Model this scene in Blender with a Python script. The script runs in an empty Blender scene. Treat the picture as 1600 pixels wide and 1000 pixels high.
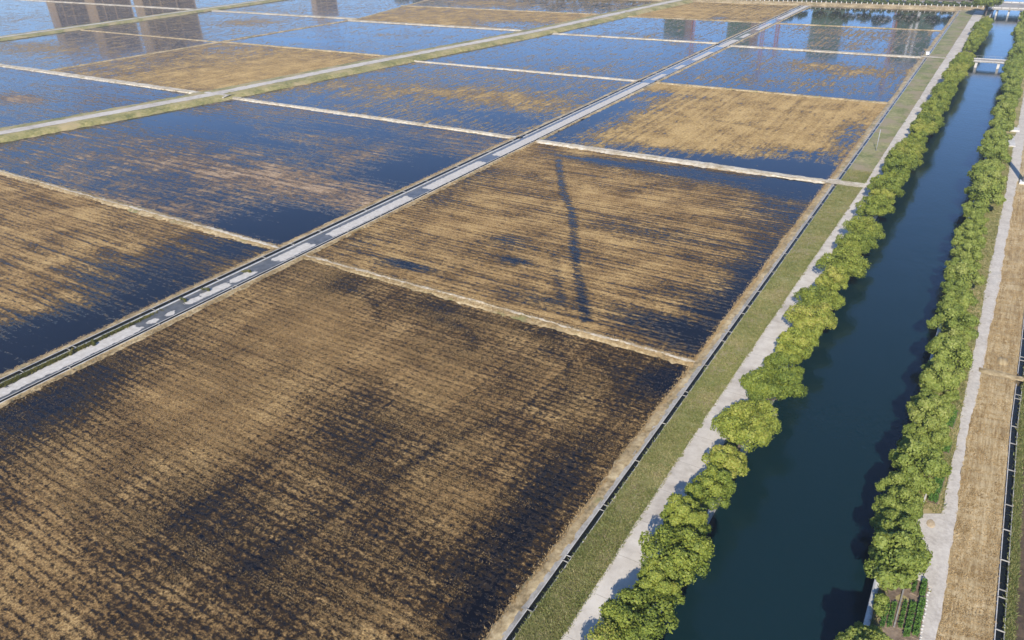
import bpy, math, random
import numpy as np
from mathutils import Vector, Matrix

scene = bpy.context.scene
col = scene.collection
random.seed(7)
rng = np.random.default_rng(7)

# ------------------------------------------------------------------ camera
# world: X across the canal, Y along it, z = 0 at paddy level; drone at 52 m
CAM_H = 52.0
FPX = 1150.0                      # focal length in pixels of a 1600 px wide picture
R = np.array([[0.84646143, 0.23763176, -0.47648106],
              [0.53161347, -0.42732566, 0.73128647],
              [-0.02983569, -0.87230954, -0.48804293]])
cam = bpy.data.cameras.new('camera')
cam.sensor_width = 36.0
cam.lens = FPX * 36.0 / 1600.0
cam.clip_start = 0.5
cam.clip_end = 12000
cam_ob = bpy.data.objects.new('camera', cam)
col.objects.link(cam_ob)
m = Matrix.Identity(4)
for i in range(3):
    m[i][0] = R[i, 0]
    m[i][1] = -R[i, 1]
    m[i][2] = -R[i, 2]
m[2][3] = CAM_H
cam_ob.matrix_world = m
scene.camera = cam_ob

def G(px, py, z=0.0):
    """ground point measured on the photograph (1600 x 1000)"""
    w = R @ np.array([px - 800.0, py - 500.0, FPX])
    t = (z - CAM_H) / w[2]
    return float(w[0] * t), float(w[1] * t)

# ------------------------------------------------------------------ sky and sun
SUN_EL = math.radians(33.0)
SUN_ROT = math.atan2(0.22, -0.97)          # behind the drone, slightly to its right
world = bpy.data.worlds.new('World')
scene.world = world
world.use_nodes = True
wn = world.node_tree
sky = wn.nodes.new('ShaderNodeTexSky')
sky.sky_type = 'NISHITA'
sky.sun_disc = False
sky.sun_elevation = SUN_EL
sky.sun_rotation = SUN_ROT
sky.air_density = 0.62
sky.dust_density = 0.0
sky.ozone_density = 6.5
wn.links.new(sky.outputs[0], wn.nodes['Background'].inputs[0])
wn.nodes['Background'].inputs[1].default_value = 0.15
sun = bpy.data.lights.new('sun', 'SUN')
sun.energy = 4.0
sun.angle = math.radians(0.53)
sun.color = (1.0, 0.925, 0.81)
sun_ob = bpy.data.objects.new('sun', sun)
col.objects.link(sun_ob)
S = Vector((math.sin(SUN_ROT) * math.cos(SUN_EL), math.cos(SUN_ROT) * math.cos(SUN_EL), math.sin(SUN_EL)))
sun_ob.rotation_euler = (-S).to_track_quat('-Z', 'Y').to_euler()
sun_ob.location = (0, 0, 120)
scene.view_settings.view_transform = 'Standard'
scene.view_settings.look = 'None'
scene.view_settings.gamma = 1.0
scene.view_settings.use_curve_mapping = False
scene.view_settings.exposure = 0.74

# ------------------------------------------------------------------ helpers
def new_mesh(name, verts, faces, mat=None, smooth=False):
    me = bpy.data.meshes.new(name)
    verts = np.asarray(verts, dtype=np.float32).reshape(-1, 3)
    if isinstance(faces, np.ndarray):
        k = faces.shape[1]
        me.vertices.add(len(verts))
        me.vertices.foreach_set('co', verts.ravel())
        me.loops.add(faces.size)
        me.loops.foreach_set('vertex_index', faces.astype(np.int32).ravel())
        me.polygons.add(len(faces))
        me.polygons.foreach_set('loop_start', np.arange(0, faces.size, k, dtype=np.int32))
        me.update(calc_edges=True)
    else:
        me.from_pydata(verts.tolist(), [], faces)
        me.update()
    if smooth:
        me.polygons.foreach_set('use_smooth', np.ones(len(me.polygons), dtype=bool))
    if mat:
        me.materials.append(mat)
    return me

def link(name, me, parent=None, loc=None, rz=None, sc=None):
    o = bpy.data.objects.new(name, me)
    col.objects.link(o)
    if parent is not None:
        o.parent = parent
    if loc is not None:
        o.location = loc
    if rz is not None:
        o.rotation_euler = (0, 0, rz)
    if sc is not None:
        o.scale = sc if hasattr(sc, '__len__') else (sc, sc, sc)
    return o

def tag(o, label, cat, group=None):
    o['label'] = label
    o['category'] = cat
    if group:
        o['group'] = group
    return o

def struct(o):
    o['kind'] = 'structure'
    return o

def stuff(o, label, cat):
    o['kind'] = 'stuff'
    o['label'] = label
    o['category'] = cat
    return o

ORD = ['zeroth', 'first', 'second', 'third', 'fourth', 'fifth', 'sixth', 'seventh', 'eighth', 'ninth', 'tenth',
       'eleventh', 'twelfth', 'thirteenth', 'fourteenth', 'fifteenth', 'sixteenth', 'seventeenth', 'eighteenth', 'nineteenth']
def ordinal(n):
    if n < 20:
        return ORD[n]
    suf = 'th' if 10 <= n % 100 <= 20 else {1: 'st', 2: 'nd', 3: 'rd'}.get(n % 10, 'th')
    return '%d%s' % (n, suf)

def PL(*pts):
    xs = [p[0] for p in pts]
    ys = [p[1] for p in pts]
    return lambda t: np.interp(t, xs, ys)

def const(v):
    return lambda t: np.full(np.shape(t), float(v))

def wob(seed, amp, rough=0.4):
    """smooth wandering offset along a strip, plus a little raggedness"""
    r = np.random.default_rng(seed)
    fr = np.array([0.03, 0.08, 0.21, 0.55, 1.3])
    ph = r.uniform(0, 6.28, 5)
    am = np.array([0.8, 0.7, 0.5, 0.4, 0.3]) * amp
    def f(t):
        t = np.asarray(t, float)
        v = sum(a * np.sin(q * t + p) for a, q, p in zip(am, fr, ph))
        return v + r.normal(0, amp * rough, t.shape)
    return f

def ribbon(name, lines, t0, t1, step, mat, axis='Y', zj=0.0, parent=None, smooth=False, closed=False):
    """sheet swept along Y (or X): lines = [(f(t) -> cross position, z)]"""
    n = max(2, int(abs(t1 - t0) / step) + 1)
    t = np.linspace(t0, t1, n)
    V = []
    for f, z in lines:
        c = f(t)
        zz = z(t) if callable(z) else np.full(n, float(z))
        if zj:
            zz = zz + rng.normal(0, zj, n)
        V.append(np.stack([c, t, zz], 1) if axis == 'Y' else np.stack([t, c, zz], 1))
    V = np.concatenate(V)
    k = len(lines)
    F = []
    for a in range(k if closed else k - 1):
        b = (a + 1) % k
        i = np.arange(n - 1)
        q = np.stack([a * n + i, b * n + i, b * n + i + 1, a * n + i + 1], 1)
        F.append(q if axis == 'Y' else q[:, ::-1])
    F = np.concatenate(F)
    me = new_mesh(name, V, F, mat, smooth)
    return link(name, me, parent)

def box(name, c, s, mat, parent=None, rz=0.0, bevel=0.0):
    x, y, z = s[0] / 2, s[1] / 2, s[2] / 2
    b = bevel
    if b <= 0:
        V = [(-x, -y, -z), (x, -y, -z), (x, y, -z), (-x, y, -z), (-x, -y, z), (x, -y, z), (x, y, z), (-x, y, z)]
        F = [(0, 3, 2, 1), (4, 5, 6, 7), (0, 1, 5, 4), (1, 2, 6, 5), (2, 3, 7, 6), (3, 0, 4, 7)]
    else:
        V, F = [], []
        for zz, i in ((-z, 0), (z - b, 0), (z, b)):
            V += [(-x + i, -y + i, zz), (x - i, -y + i, zz), (x - i, y - i, zz), (-x + i, y - i, zz)]
        F = [(0, 3, 2, 1), (8, 9, 10, 11)]
        for r in (0, 4):
            for k in range(4):
                F.append((r + k, r + (k + 1) % 4, r + 4 + (k + 1) % 4, r + 4 + k))
    return link(name, new_mesh(name, V, F, mat), parent, c, rz)

def empty(name, loc=(0, 0, 0), rz=0.0):
    o = bpy.data.objects.new(name, None)
    o.empty_display_size = 0.2
    col.objects.link(o)
    o.location = loc
    o.rotation_euler = (0, 0, rz)
    return o

def tube(pts, radii, sides=7):
    """tapered tube through points -> verts, faces"""
    V, F = [], []
    pts = [Vector(p) for p in pts]
    for i, p in enumerate(pts):
        d = (pts[min(i + 1, len(pts) - 1)] - pts[max(i - 1, 0)]).normalized()
        a = d.orthogonal().normalized()
        b = d.cross(a)
        for k in range(sides):
            t = 2 * math.pi * k / sides
            V.append(p + (a * math.cos(t) + b * math.sin(t)) * radii[i])
    for i in range(len(pts) - 1):
        for k in range(sides):
            k2 = (k + 1) % sides
            F.append((i * sides + k, i * sides + k2, (i + 1) * sides + k2, (i + 1) * sides + k))
    F.append(tuple(range(sides))[::-1])
    F.append(tuple((len(pts) - 1) * sides + k for k in range(sides)))
    return V, F

def join(parts):
    V, F = [], []
    for v, f in parts:
        o = len(V)
        V += [tuple(q) for q in v]
        F += [tuple(i + o for i in g) for g in f]
    return V, F

# ------------------------------------------------------------------ materials
class NB:
    def __init__(self, name):
        self.mat = bpy.data.materials.new(name)
        self.mat.use_nodes = True
        self.t = self.mat.node_tree
        self.bsdf = self.t.nodes['Principled BSDF']
        self.out = self.t.nodes['Material Output']
        self._pos = None
    def node(self, kind, **kw):
        n = self.t.nodes.new(kind)
        for k, v in kw.items():
            setattr(n, k, v)
        return n
    def set(self, sock, v):
        if isinstance(v, bpy.types.NodeSocket):
            self.t.links.new(v, sock)
        elif hasattr(v, '__len__') and len(v) == 3 and sock.type == 'RGBA':
            sock.default_value = (*v, 1.0)
        else:
            sock.default_value = v
    @property
    def pos(self):
        if self._pos is None:
            self._pos = self.node('ShaderNodeNewGeometry').outputs['Position']
        return self._pos
    def map(self, scale=(1, 1, 1), rz=0.0, vec=None):
        n = self.node('ShaderNodeMapping')
        self.set(n.inputs['Vector'], vec or self.pos)
        n.inputs['Scale'].default_value = scale
        n.inputs['Rotation'].default_value = (0, 0, rz)
        return n.outputs[0]
    def noise(self, scale, detail=3, rough=0.55, vec=None, dist=0.0):
        n = self.node('ShaderNodeTexNoise')
        self.set(n.inputs['Vector'], vec or self.pos)
        n.inputs['Scale'].default_value = scale
        n.inputs['Detail'].default_value = detail
        n.inputs['Roughness'].default_value = rough
        n.inputs['Distortion'].default_value = dist
        return n.outputs[0]
    def math(self, op, a, b=0.0, c=None):
        n = self.node('ShaderNodeMath', operation=op)
        self.set(n.inputs[0], a)
        self.set(n.inputs[1], b)
        if c is not None:
            self.set(n.inputs[2], c)
        return n.outputs[0]
    def addn(self, base, noise, amp):
        return self.math('ADD', base, self.math('MULTIPLY', self.math('SUBTRACT', noise, 0.5), amp))
    def step(self, v, lo, hi, a=0.0, b=1.0):
        n = self.node('ShaderNodeMapRange', interpolation_type='SMOOTHSTEP')
        self.set(n.inputs[0], v)
        n.inputs[1].default_value = lo
        n.inputs[2].default_value = hi
        n.inputs[3].default_value = a
        n.inputs[4].default_value = b
        return n.outputs[0]
    def mix(self, f, a, b):
        n = self.node('ShaderNodeMix', data_type='RGBA')
        self.set(n.inputs[0], f)
        self.set(n.inputs[6], a)
        self.set(n.inputs[7], b)
        return n.outputs[2]
    def ramp(self, v, stops):
        n = self.node('ShaderNodeValToRGB')
        self.set(n.inputs[0], v)
        e = n.color_ramp.elements
        while len(e) < len(stops):
            e.new(0.5)
        for q, (p, c) in zip(e, stops):
            q.position = p
            q.color = (*c, 1.0)
        return n.outputs[0]
    def attr(self, name):
        return self.node('ShaderNodeAttribute', attribute_name=name).outputs['Fac']
    def bump(self, h, strength, dist):
        n = self.node('ShaderNodeBump')
        n.inputs['Strength'].default_value = strength
        n.inputs['Distance'].default_value = dist
        self.set(n.inputs['Height'], h)
        self.t.links.new(n.outputs[0], self.bsdf.inputs['Normal'])
    def fin(self, base=None, rough=None, ior=None, spec=None):
        if base is not None:
            self.set(self.bsdf.inputs['Base Color'], base)
        if rough is not None:
            self.set(self.bsdf.inputs['Roughness'], rough)
        if ior is not None:
            self.bsdf.inputs['IOR'].default_value = ior
        if spec is not None:
            self.set(self.bsdf.inputs['Specular IOR Level'], spec)
        return self.mat

def field_mat(name, sx, sy, row, a_streak=1.1, a_med=0.7, a_fine=1.0, tan=((0.12, 0.066, 0.025), (0.32, 0.196, 0.076), (0.58, 0.395, 0.165)), a_row=0.0, a_cross=0.0, wet=(0.25, 0.6), mk=(0.20, 0.84), fs=2.2, fxs=(2.0, 3.6), lines=(), mudc=((0.010, 0.008, 0.008), (0.024, 0.018, 0.014))):
    n = NB(name)
    d = n.attr('dry')
    st = n.noise(1.0, 4, 0.6, n.map((sx, sy, 1)))
    md = n.noise(0.13, 5, 0.6)
    fi = n.noise(fs, 6, 0.8)
    fx = n.noise(1.0, 3, 0.65, n.map((*fxs, 1)))
    d = n.addn(d, st, a_streak)
    d = n.addn(d, md, a_med)
    d = n.addn(d, fi, a_fine)
    d = n.addn(d, fx, a_fine * 0.7)
    if a_row:
        w = n.node('ShaderNodeTexWave', wave_type='BANDS', bands_direction='Y' if sx < sy else 'X')
        n.set(w.inputs['Vector'], n.pos)
        w.inputs['Scale'].default_value = row
        w.inputs['Distortion'].default_value = 3.0
        w.inputs['Detail'].default_value = 3
        w.inputs['Detail Scale'].default_value = 0.6
        d = n.addn(d, w.outputs['Fac'], a_row)
    for ax, sc_, am in lines:
        w = n.node('ShaderNodeTexWave', wave_type='BANDS', bands_direction=ax)
        n.set(w.inputs['Vector'], n.pos)
        w.inputs['Scale'].default_value = sc_
        w.inputs['Distortion'].default_value = 4.5
        w.inputs['Detail'].default_value = 5
        w.inputs['Detail Scale'].default_value = 0.5
        w.inputs['Detail Roughness'].default_value = 0.7
        d = n.math('SUBTRACT', d, n.math('MULTIPLY', n.math('POWER', w.outputs['Fac'], 3.0), am))
    if a_cross:
        cr = n.noise(1.0, 4, 0.6, n.map((0.55, 0.025, 1) if sx < sy else (0.025, 0.55, 1)))
        d = n.addn(d, cr, a_cross)
    mask = n.step(d, mk[0], mk[1])
    tone = n.noise(fs * 2.2, 4, 0.75)
    tone = n.addn(tone, md, 0.5)
    tone = n.addn(tone, st, 0.35)
    stub = n.ramp(tone, [(0.30, tan[0]), (0.5, tan[1]), (0.70, tan[2])])
    mud = n.ramp(n.noise(0.6, 3), [(0.3, mudc[0]), (0.7, mudc[1])])
    mud = n.mix(n.step(d, wet[0] - 0.1, wet[0] + 0.15), (0.0028, 0.0034, 0.006), mud)
    base = n.mix(mask, mud, stub)
    rgh = n.step(d, wet[0], wet[1], 0.07, 0.85)
    n.bump(n.math('MULTIPLY', n.math('ADD', fi, tone), n.step(d, wet[0], wet[1] + 0.1, 0.0, 1.0)), 0.55, 0.12)
    return n.fin(base, rgh, 1.333, n.step(d, wet[0], wet[1], 0.5, 0.12))

M = {}
M['fieldA'] = field_mat('stubble_cross_rows', 0.07, 0.9, 0.36, 0.45, 0.55, 2.0, a_row=0.0, a_cross=0.4, tan=((0.11, 0.062, 0.025), (0.30, 0.18, 0.07), (0.54, 0.365, 0.155)), mk=(0.16, 0.80), lines=(('Y', 0.33, 0.24), ('X', 0.17, 0.10)), wet=(-0.08, 0.16), mudc=((0.013, 0.009, 0.007), (0.036, 0.024, 0.015)))
M['fieldB'] = field_mat('stubble_streaked', 0.045, 0.8, 0.155, 1.25, 0.7, 1.8, a_row=0.05, lines=(('Y', 0.30, 0.25),), fs=1.6, fxs=(0.8, 2.4), mk=(0.14, 0.84), wet=(0.10, 0.42), mudc=((0.012, 0.009, 0.008), (0.03, 0.022, 0.016)))
M['fieldC'] = field_mat('flooded_streaked', 0.03, 0.75, 0.155, 1.1, 0.7, 1.7, a_row=0.10, fs=1.0, fxs=(0.4, 1.5),
                        tan=((0.16, 0.10, 0.06), (0.34, 0.23, 0.14), (0.52, 0.38, 0.24)))
M['fieldF'] = field_mat('flooded_long_rows', 0.7, 0.025, 0.12, 0.75, 0.75, 1.8, a_row=0.08, fs=0.75, fxs=(1.1, 0.35),
                        tan=((0.23, 0.14, 0.05), (0.42, 0.275, 0.105), (0.62, 0.43, 0.18)), mk=(0.12, 0.86))

def simple(name, stops, scale, rough=0.9, bump=0.3, dist=0.05, detail=5, second=None, stretch=None):
    n = NB(name)
    v = n.noise(scale, detail, 0.65, n.map(stretch) if stretch else None)
    v2 = n.noise(scale * 0.13, 4, 0.6)
    f = n.addn(v, v2, 0.8)
    c = n.ramp(f, stops)
    if second:
        s, lo, hi, colr = second
        c = n.mix(n.step(n.noise(s, 4, 0.6), lo, hi), c, colr)
    if bump:
        n.bump(v, bump, dist)
    return n.fin(c, rough)

M['soil'] = simple('earth', [(0.3, (0.10, 0.075, 0.045)), (0.7, (0.22, 0.17, 0.10))], 0.8)
M['drygrass'] = simple('dry_grass_bund', [(0.3, (0.18, 0.13, 0.06)), (0.5, (0.38, 0.28, 0.14)), (0.72, (0.56, 0.44, 0.25))], 1.6, second=(0.25, 0.56, 0.72, (0.20, 0.19, 0.07)))
M['palebund'] = simple('trodden_bund', [(0.3, (0.34, 0.27, 0.17)), (0.5, (0.52, 0.45, 0.33)), (0.7, (0.66, 0.60, 0.48))], 1.2, second=(0.4, 0.55, 0.75, (0.33, 0.27, 0.13)))
M['greenverge'] = simple('green_verge', [(0.3, (0.14, 0.14, 0.04)), (0.5, (0.27, 0.24, 0.08)), (0.7, (0.42, 0.34, 0.15))], 1.1, second=(0.12, 0.48, 0.66, (0.40, 0.31, 0.15)))
M['grass'] = simple('grass_ground', [(0.28, (0.10, 0.125, 0.028)), (0.5, (0.21, 0.215, 0.07)), (0.74, (0.36, 0.31, 0.15))], 1.7, second=(0.16, 0.44, 0.62, (0.29, 0.235, 0.135)))
M['concrete'] = simple('pale_concrete_road', [(0.25, (0.40, 0.35, 0.285)), (0.5, (0.53, 0.475, 0.395)), (0.75, (0.63, 0.575, 0.485))], 0.7, 0.85, 0.15, 0.02, second=(2.2, 0.62, 0.8, (0.40, 0.37, 0.32)))
def jointed(mat, pitch):
    t = mat.node_tree
    bs = t.nodes['Principled BSDF']
    src = bs.inputs['Base Color'].links[0].from_socket
    g = t.nodes.new('ShaderNodeNewGeometry')
    s = t.nodes.new('ShaderNodeSeparateXYZ')
    t.links.new(g.outputs['Position'], s.inputs[0])
    def m(op, a, v):
        q = t.nodes.new('ShaderNodeMath')
        q.operation = op
        t.links.new(a, q.inputs[0])
        q.inputs[1].default_value = v
        return q.outputs[0]
    f = m('LESS_THAN', m('FRACT', m('DIVIDE', s.outputs[1], pitch), 0.0), 0.012)
    mx = t.nodes.new('ShaderNodeMix')
    mx.data_type = 'RGBA'
    mx.blend_type = 'MULTIPLY'
    t.links.new(m('MULTIPLY', f, 0.6), mx.inputs[0])
    t.links.new(src, mx.inputs[6])
    mx.inputs[7].default_value = (0.45, 0.42, 0.38, 1)
    t.links.new(mx.outputs[2], bs.inputs['Base Color'])
jointed(M['concrete'], 5.0)
M['gravel'] = simple('pale_gravel_road', [(0.25, (0.40, 0.355, 0.30)), (0.5, (0.52, 0.47, 0.40)), (0.75, (0.61, 0.56, 0.48))], 3.5, 0.9, 0.35, 0.03, second=(0.35, 0.58, 0.75, (0.42, 0.39, 0.34)))
M['kerb'] = simple('channel_concrete', [(0.3, (0.42, 0.40, 0.37)), (0.7, (0.64, 0.62, 0.58))], 2.5, 0.85, 0.2, 0.02)
M['kerb2'] = simple('weathered_concrete', [(0.3, (0.20, 0.185, 0.16)), (0.7, (0.40, 0.375, 0.33))], 1.8, 0.9, 0.2, 0.02)
M['straw'] = simple('straw_stubble', [(0.25, (0.22, 0.14, 0.055)), (0.5, (0.43, 0.325, 0.17)), (0.75, (0.60, 0.475, 0.275))], 1.0, 0.9, 0.5, 0.08, stretch=(4.5, 0.35, 1))
M['brown'] = simple('brown_stubble', [(0.3, (0.05, 0.034, 0.02)), (0.7, (0.14, 0.095, 0.055))], 2.0)
M['white'] = simple('white_paint', [(0.3, (0.62, 0.61, 0.58)), (0.7, (0.78, 0.77, 0.74))], 3.0, 0.6, 0.05, 0.01)
M['wall'] = simple('stone_retaining_wall', [(0.3, (0.16, 0.15, 0.13)), (0.7, (0.34, 0.325, 0.29))], 1.6, 0.9, 0.5, 0.05)
M['sand'] = simple('sand', [(0.3, (0.40, 0.30, 0.18)), (0.7, (0.54, 0.42, 0.27))], 4.0)
M['bark'] = simple('bark', [(0.3, (0.06, 0.045, 0.03)), (0.7, (0.16, 0.125, 0.09))], 6.0)
M['tan_render'] = simple('tan_tower_cladding', [(0.3, (0.36, 0.25, 0.15)), (0.7, (0.47, 0.34, 0.21))], 0.3)
M['dark_glass'] = NB('dark_window_glass').fin((0.05, 0.042, 0.036), 0.3)
M['net'] = simple('green_safety_net', [(0.3, (0.055, 0.10, 0.06)), (0.7, (0.12, 0.185, 0.115))], 0.2)
M['brownslab'] = simple('bare_concrete_frame', [(0.3, (0.16, 0.11, 0.085)), (0.7, (0.30, 0.22, 0.17))], 0.3)
M['crane'] = NB('red_crane_paint').fin((0.50, 0.13, 0.06), 0.5)
M['steel'] = NB('galvanised_steel').fin((0.34, 0.35, 0.36), 0.5)
M['tarp'] = simple('turquoise_net', [(0.3, (0.10, 0.33, 0.29)), (0.7, (0.25, 0.50, 0.44))], 3.0)
M['foliage_dark'] = None

def water_mat(name, base, rough, scale, strength, dist, ior=1.333):
    n = NB(name)
    a = n.noise(scale, 4, 0.6, n.map((1, 0.55, 1), 0.5))
    b = n.noise(scale * 0.12, 3, 0.5)
    h = n.addn(a, b, 1.0)
    n.bump(h, strength, dist)
    return n.fin(base, rough, ior)
M['canal'] = water_mat('canal_water', (0.0045, 0.020, 0.024), 0.06, 1.5, 0.35, 0.10)
M['lining'] = simple('dark_channel_concrete', [(0.3, (0.02, 0.019, 0.016)), (0.7, (0.055, 0.05, 0.042))], 1.5, 0.5, 0.1, 0.02)  # dark tone for the inner channel faces, so the gap reads dark
M['ditchwater'] = water_mat('ditch_water', (0.010, 0.012, 0.010), 0.08, 3.0, 0.05, 0.02)

# lane: dry pale concrete showing through a film of standing water
n = NB('flooded_lane')
d = n.addn(n.attr('dry'), n.noise(0.9, 5, 0.65), 1.5)
k = n.step(d, 0.42, 0.58)
pale = n.ramp(n.noise(1.6, 5, 0.65), [(0.25, (0.42, 0.38, 0.32)), (0.75, (0.63, 0.59, 0.52))])
damp = n.ramp(n.noise(0.7, 4), [(0.3, (0.075, 0.075, 0.068)), (0.7, (0.15, 0.145, 0.13))])
n.bump(n.math('MULTIPLY', n.noise(4, 3), k), 0.2, 0.02)
M['lane'] = n.fin(n.mix(k, damp, pale), n.step(d, 0.42, 0.52, 0.12, 0.85), 1.333)

def leaf_mat(name, dark, mid, light, new, trans=0.22):
    n = NB(name)
    isl = n.node('ShaderNodeNewGeometry').outputs['Random Per Island']
    rnd = n.node('ShaderNodeObjectInfo').outputs['Random']
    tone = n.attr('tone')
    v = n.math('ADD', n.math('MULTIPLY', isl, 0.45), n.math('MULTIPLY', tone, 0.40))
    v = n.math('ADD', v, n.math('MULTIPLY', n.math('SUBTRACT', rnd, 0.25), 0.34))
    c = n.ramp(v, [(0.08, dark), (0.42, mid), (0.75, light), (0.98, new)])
    n.set(n.bsdf.inputs['Base Color'], c)
    n.bsdf.inputs['Roughness'].default_value = 0.55
    n.bsdf.inputs['Specular IOR Level'].default_value = 0.3
    tr = n.node('ShaderNodeBsdfTranslucent')
    n.set(tr.inputs[0], c)
    mx = n.node('ShaderNodeMixShader')
    mx.inputs[0].default_value = trans
    n.t.links.new(n.bsdf.outputs[0], mx.inputs[1])
    n.t.links.new(tr.outputs[0], mx.inputs[2])
    n.t.links.new(mx.outputs[0], n.out.inputs['Surface'])
    return n.mat
M['leafL'] = leaf_mat('camphor_leaves', (0.075, 0.12, 0.02), (0.19, 0.24, 0.036), (0.32, 0.35, 0.054), (0.42, 0.38, 0.09), 0.3)
M['leafR'] = leaf_mat('mixed_leaves', (0.095, 0.14, 0.026), (0.195, 0.25, 0.045), (0.30, 0.34, 0.07), (0.38, 0.39, 0.12), 0.3)
M['leafF'] = leaf_mat('far_leaves', (0.03, 0.05, 0.012), (0.07, 0.10, 0.022), (0.12, 0.15, 0.035), (0.17, 0.18, 0.05))
M['leafV'] = leaf_mat('vegetable_leaves', (0.03, 0.075, 0.014), (0.06, 0.14, 0.022), (0.11, 0.21, 0.035), (0.17, 0.27, 0.05))
M['blade'] = leaf_mat('grass_blades', (0.09, 0.125, 0.026), (0.185, 0.205, 0.055), (0.31, 0.275, 0.115), (0.44, 0.36, 0.20))
M['strawblade'] = leaf_mat('straw_blades', (0.17, 0.11, 0.045), (0.34, 0.23, 0.10), (0.48, 0.345, 0.17), (0.60, 0.47, 0.27), 0.1)
M['weed'] = leaf_mat('ditch_weeds', (0.05, 0.06, 0.012), (0.11, 0.115, 0.02), (0.20, 0.17, 0.03), (0.34, 0.18, 0.03))

# ------------------------------------------------------------------ layout lines (x as a function of y)
path_l = PL((-300, -19.0), (70, -18.7), (103, -18.2), (153, -17.4), (239, -16.9), (470, -15.8))
path_r = PL((-300, -15.6), (70, -15.5), (120, -15.2), (160, -14.3), (240, -13.2), (470, -12.0))
can_l = PL((-600, -13.4), (100, -13.4), (160, -12.4), (240, -11.0), (390, -9.0), (470, -8.4), (3000, -6))
can_r = PL((-600, 1.5), (100, 1.6), (240, 3.0), (375, 4.2), (470, 5.2), (3000, 12))
rp_l = PL((-300, 5.3), (49, 5.6), (81, 5.75), (156, 6.9), (230, 8.0), (470, 11))
rp_r = PL((-300, 6.6), (50, 6.85), (80, 6.95), (157, 8.6), (230, 9.9), (470, 13.2))
ditch_r = PL((-300, 10.2), (52, 10.9), (85, 11.05), (101, 11.5), (160, 12.6), (470, 18))
DITCH = -22.45
road7 = PL((-300, -325), (0, -260), (98, -234), (160, -219), (219, -209), (323, -188.5), (450, -172.5), (470, -170))
ROAD8 = -446.0
mid_dike = PL((150, -327), (163, -325.5), (330, -312), (470, -345))

def off(f, d, w=None):
    return (lambda t: f(t) + d + (w(t) if w else 0.0))

# ground: one sheet to the horizon with the canal trough cut into it
E = 3000.0
ys = np.array([-E, -600, 100, 160, 240, 390, 470, E])
rows = [(-E, -0.3), (None, -0.3), (None, -4.0), (None, -4.0), (None, -0.3), (E, -0.3)]
V = []
for j, (x, z) in enumerate(rows):
    xs = {1: can_l(ys) - 0.2, 2: can_l(ys) - 0.2, 3: can_r(ys) + 0.2, 4: can_r(ys) + 0.2}.get(j, np.full(len(ys), x if x else 0))
    V.append(np.stack([xs, ys, np.full(len(ys), z)], 1))
V = np.concatenate(V)
F = []
for a in range(5):
    for i in range(len(ys) - 1):
        F.append((a * len(ys) + i, (a + 1) * len(ys) + i, (a + 1) * len(ys) + i + 1, a * len(ys) + i + 1))
struct(link('ground', new_mesh('ground', V, F, M['soil'])))
struct(ribbon('canal_water', [(off(can_l, -0.1), -1.5), (off(can_r, 0.1), -1.5)], -600, 2900, 10, M['canal']))

# ------------------------------------------------------------------ paddies
def blobs(X, Y, base, items, boost=1.2):
    d = np.full(X.shape, base, dtype=np.float64)
    for it in items:
        if it[0] == 'track':
            _, pts, w, amp = it
            g = [G(*p) for p in pts]
            best = np.full(X.shape, 1e9)
            for (x0, y0), (x1, y1) in zip(g[:-1], g[1:]):
                L2 = (x1 - x0) ** 2 + (y1 - y0) ** 2
                t = np.clip(((X - x0) * (x1 - x0) + (Y - y0) * (y1 - y0)) / L2, 0, 1)
                best = np.minimum(best, np.hypot(X - x0 - t * (x1 - x0), Y - y0 - t * (y1 - y0)))
            d += amp * np.exp(-(best / w) ** 4)
            continue
        px, py, rx, ry, amp = it
        amp = amp * boost
        cx, cy = G(px, py)
        d += amp * np.exp(-(((X - cx) / rx) ** 2 + ((Y - cy) / ry) ** 2))
    return np.clip(d, -0.15, 1.1)

FIELDS = {}
def paddy(key, xl, xr, y0, y1, res, mat, base, items, boost=1.2):
    nx = int(abs(float(xr((y0 + y1) / 2) - xl((y0 + y1) / 2))) / res) + 2
    ny = int((y1 - y0) / res) + 2
    ty = np.linspace(y0, y1, ny)
    tx = np.linspace(0, 1, nx)
    Y, T = np.meshgrid(ty, tx, indexing='ij')
    X = xl(Y) * (1 - T) + xr(Y) * T
    d = blobs(X, Y, base, items, boost)
    V = np.stack([X, Y, np.zeros_like(X)], -1).reshape(-1, 3)
    i, j = np.meshgrid(np.arange(ny - 1), np.arange(nx - 1), indexing='ij')
    a = (i * nx + j).ravel()
    F = np.stack([a, a + 1, a + nx + 1, a + nx], 1)
    me = new_mesh('paddy_field', V, F, M[mat])
    at = me.attributes.new('dry', 'FLOAT', 'POINT')
    at.data.foreach_set('value', d.astype(np.float32).ravel())
    o = struct(link('paddy_field', me))
    FIELDS[key] = (base, items, boost)
    return o

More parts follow.
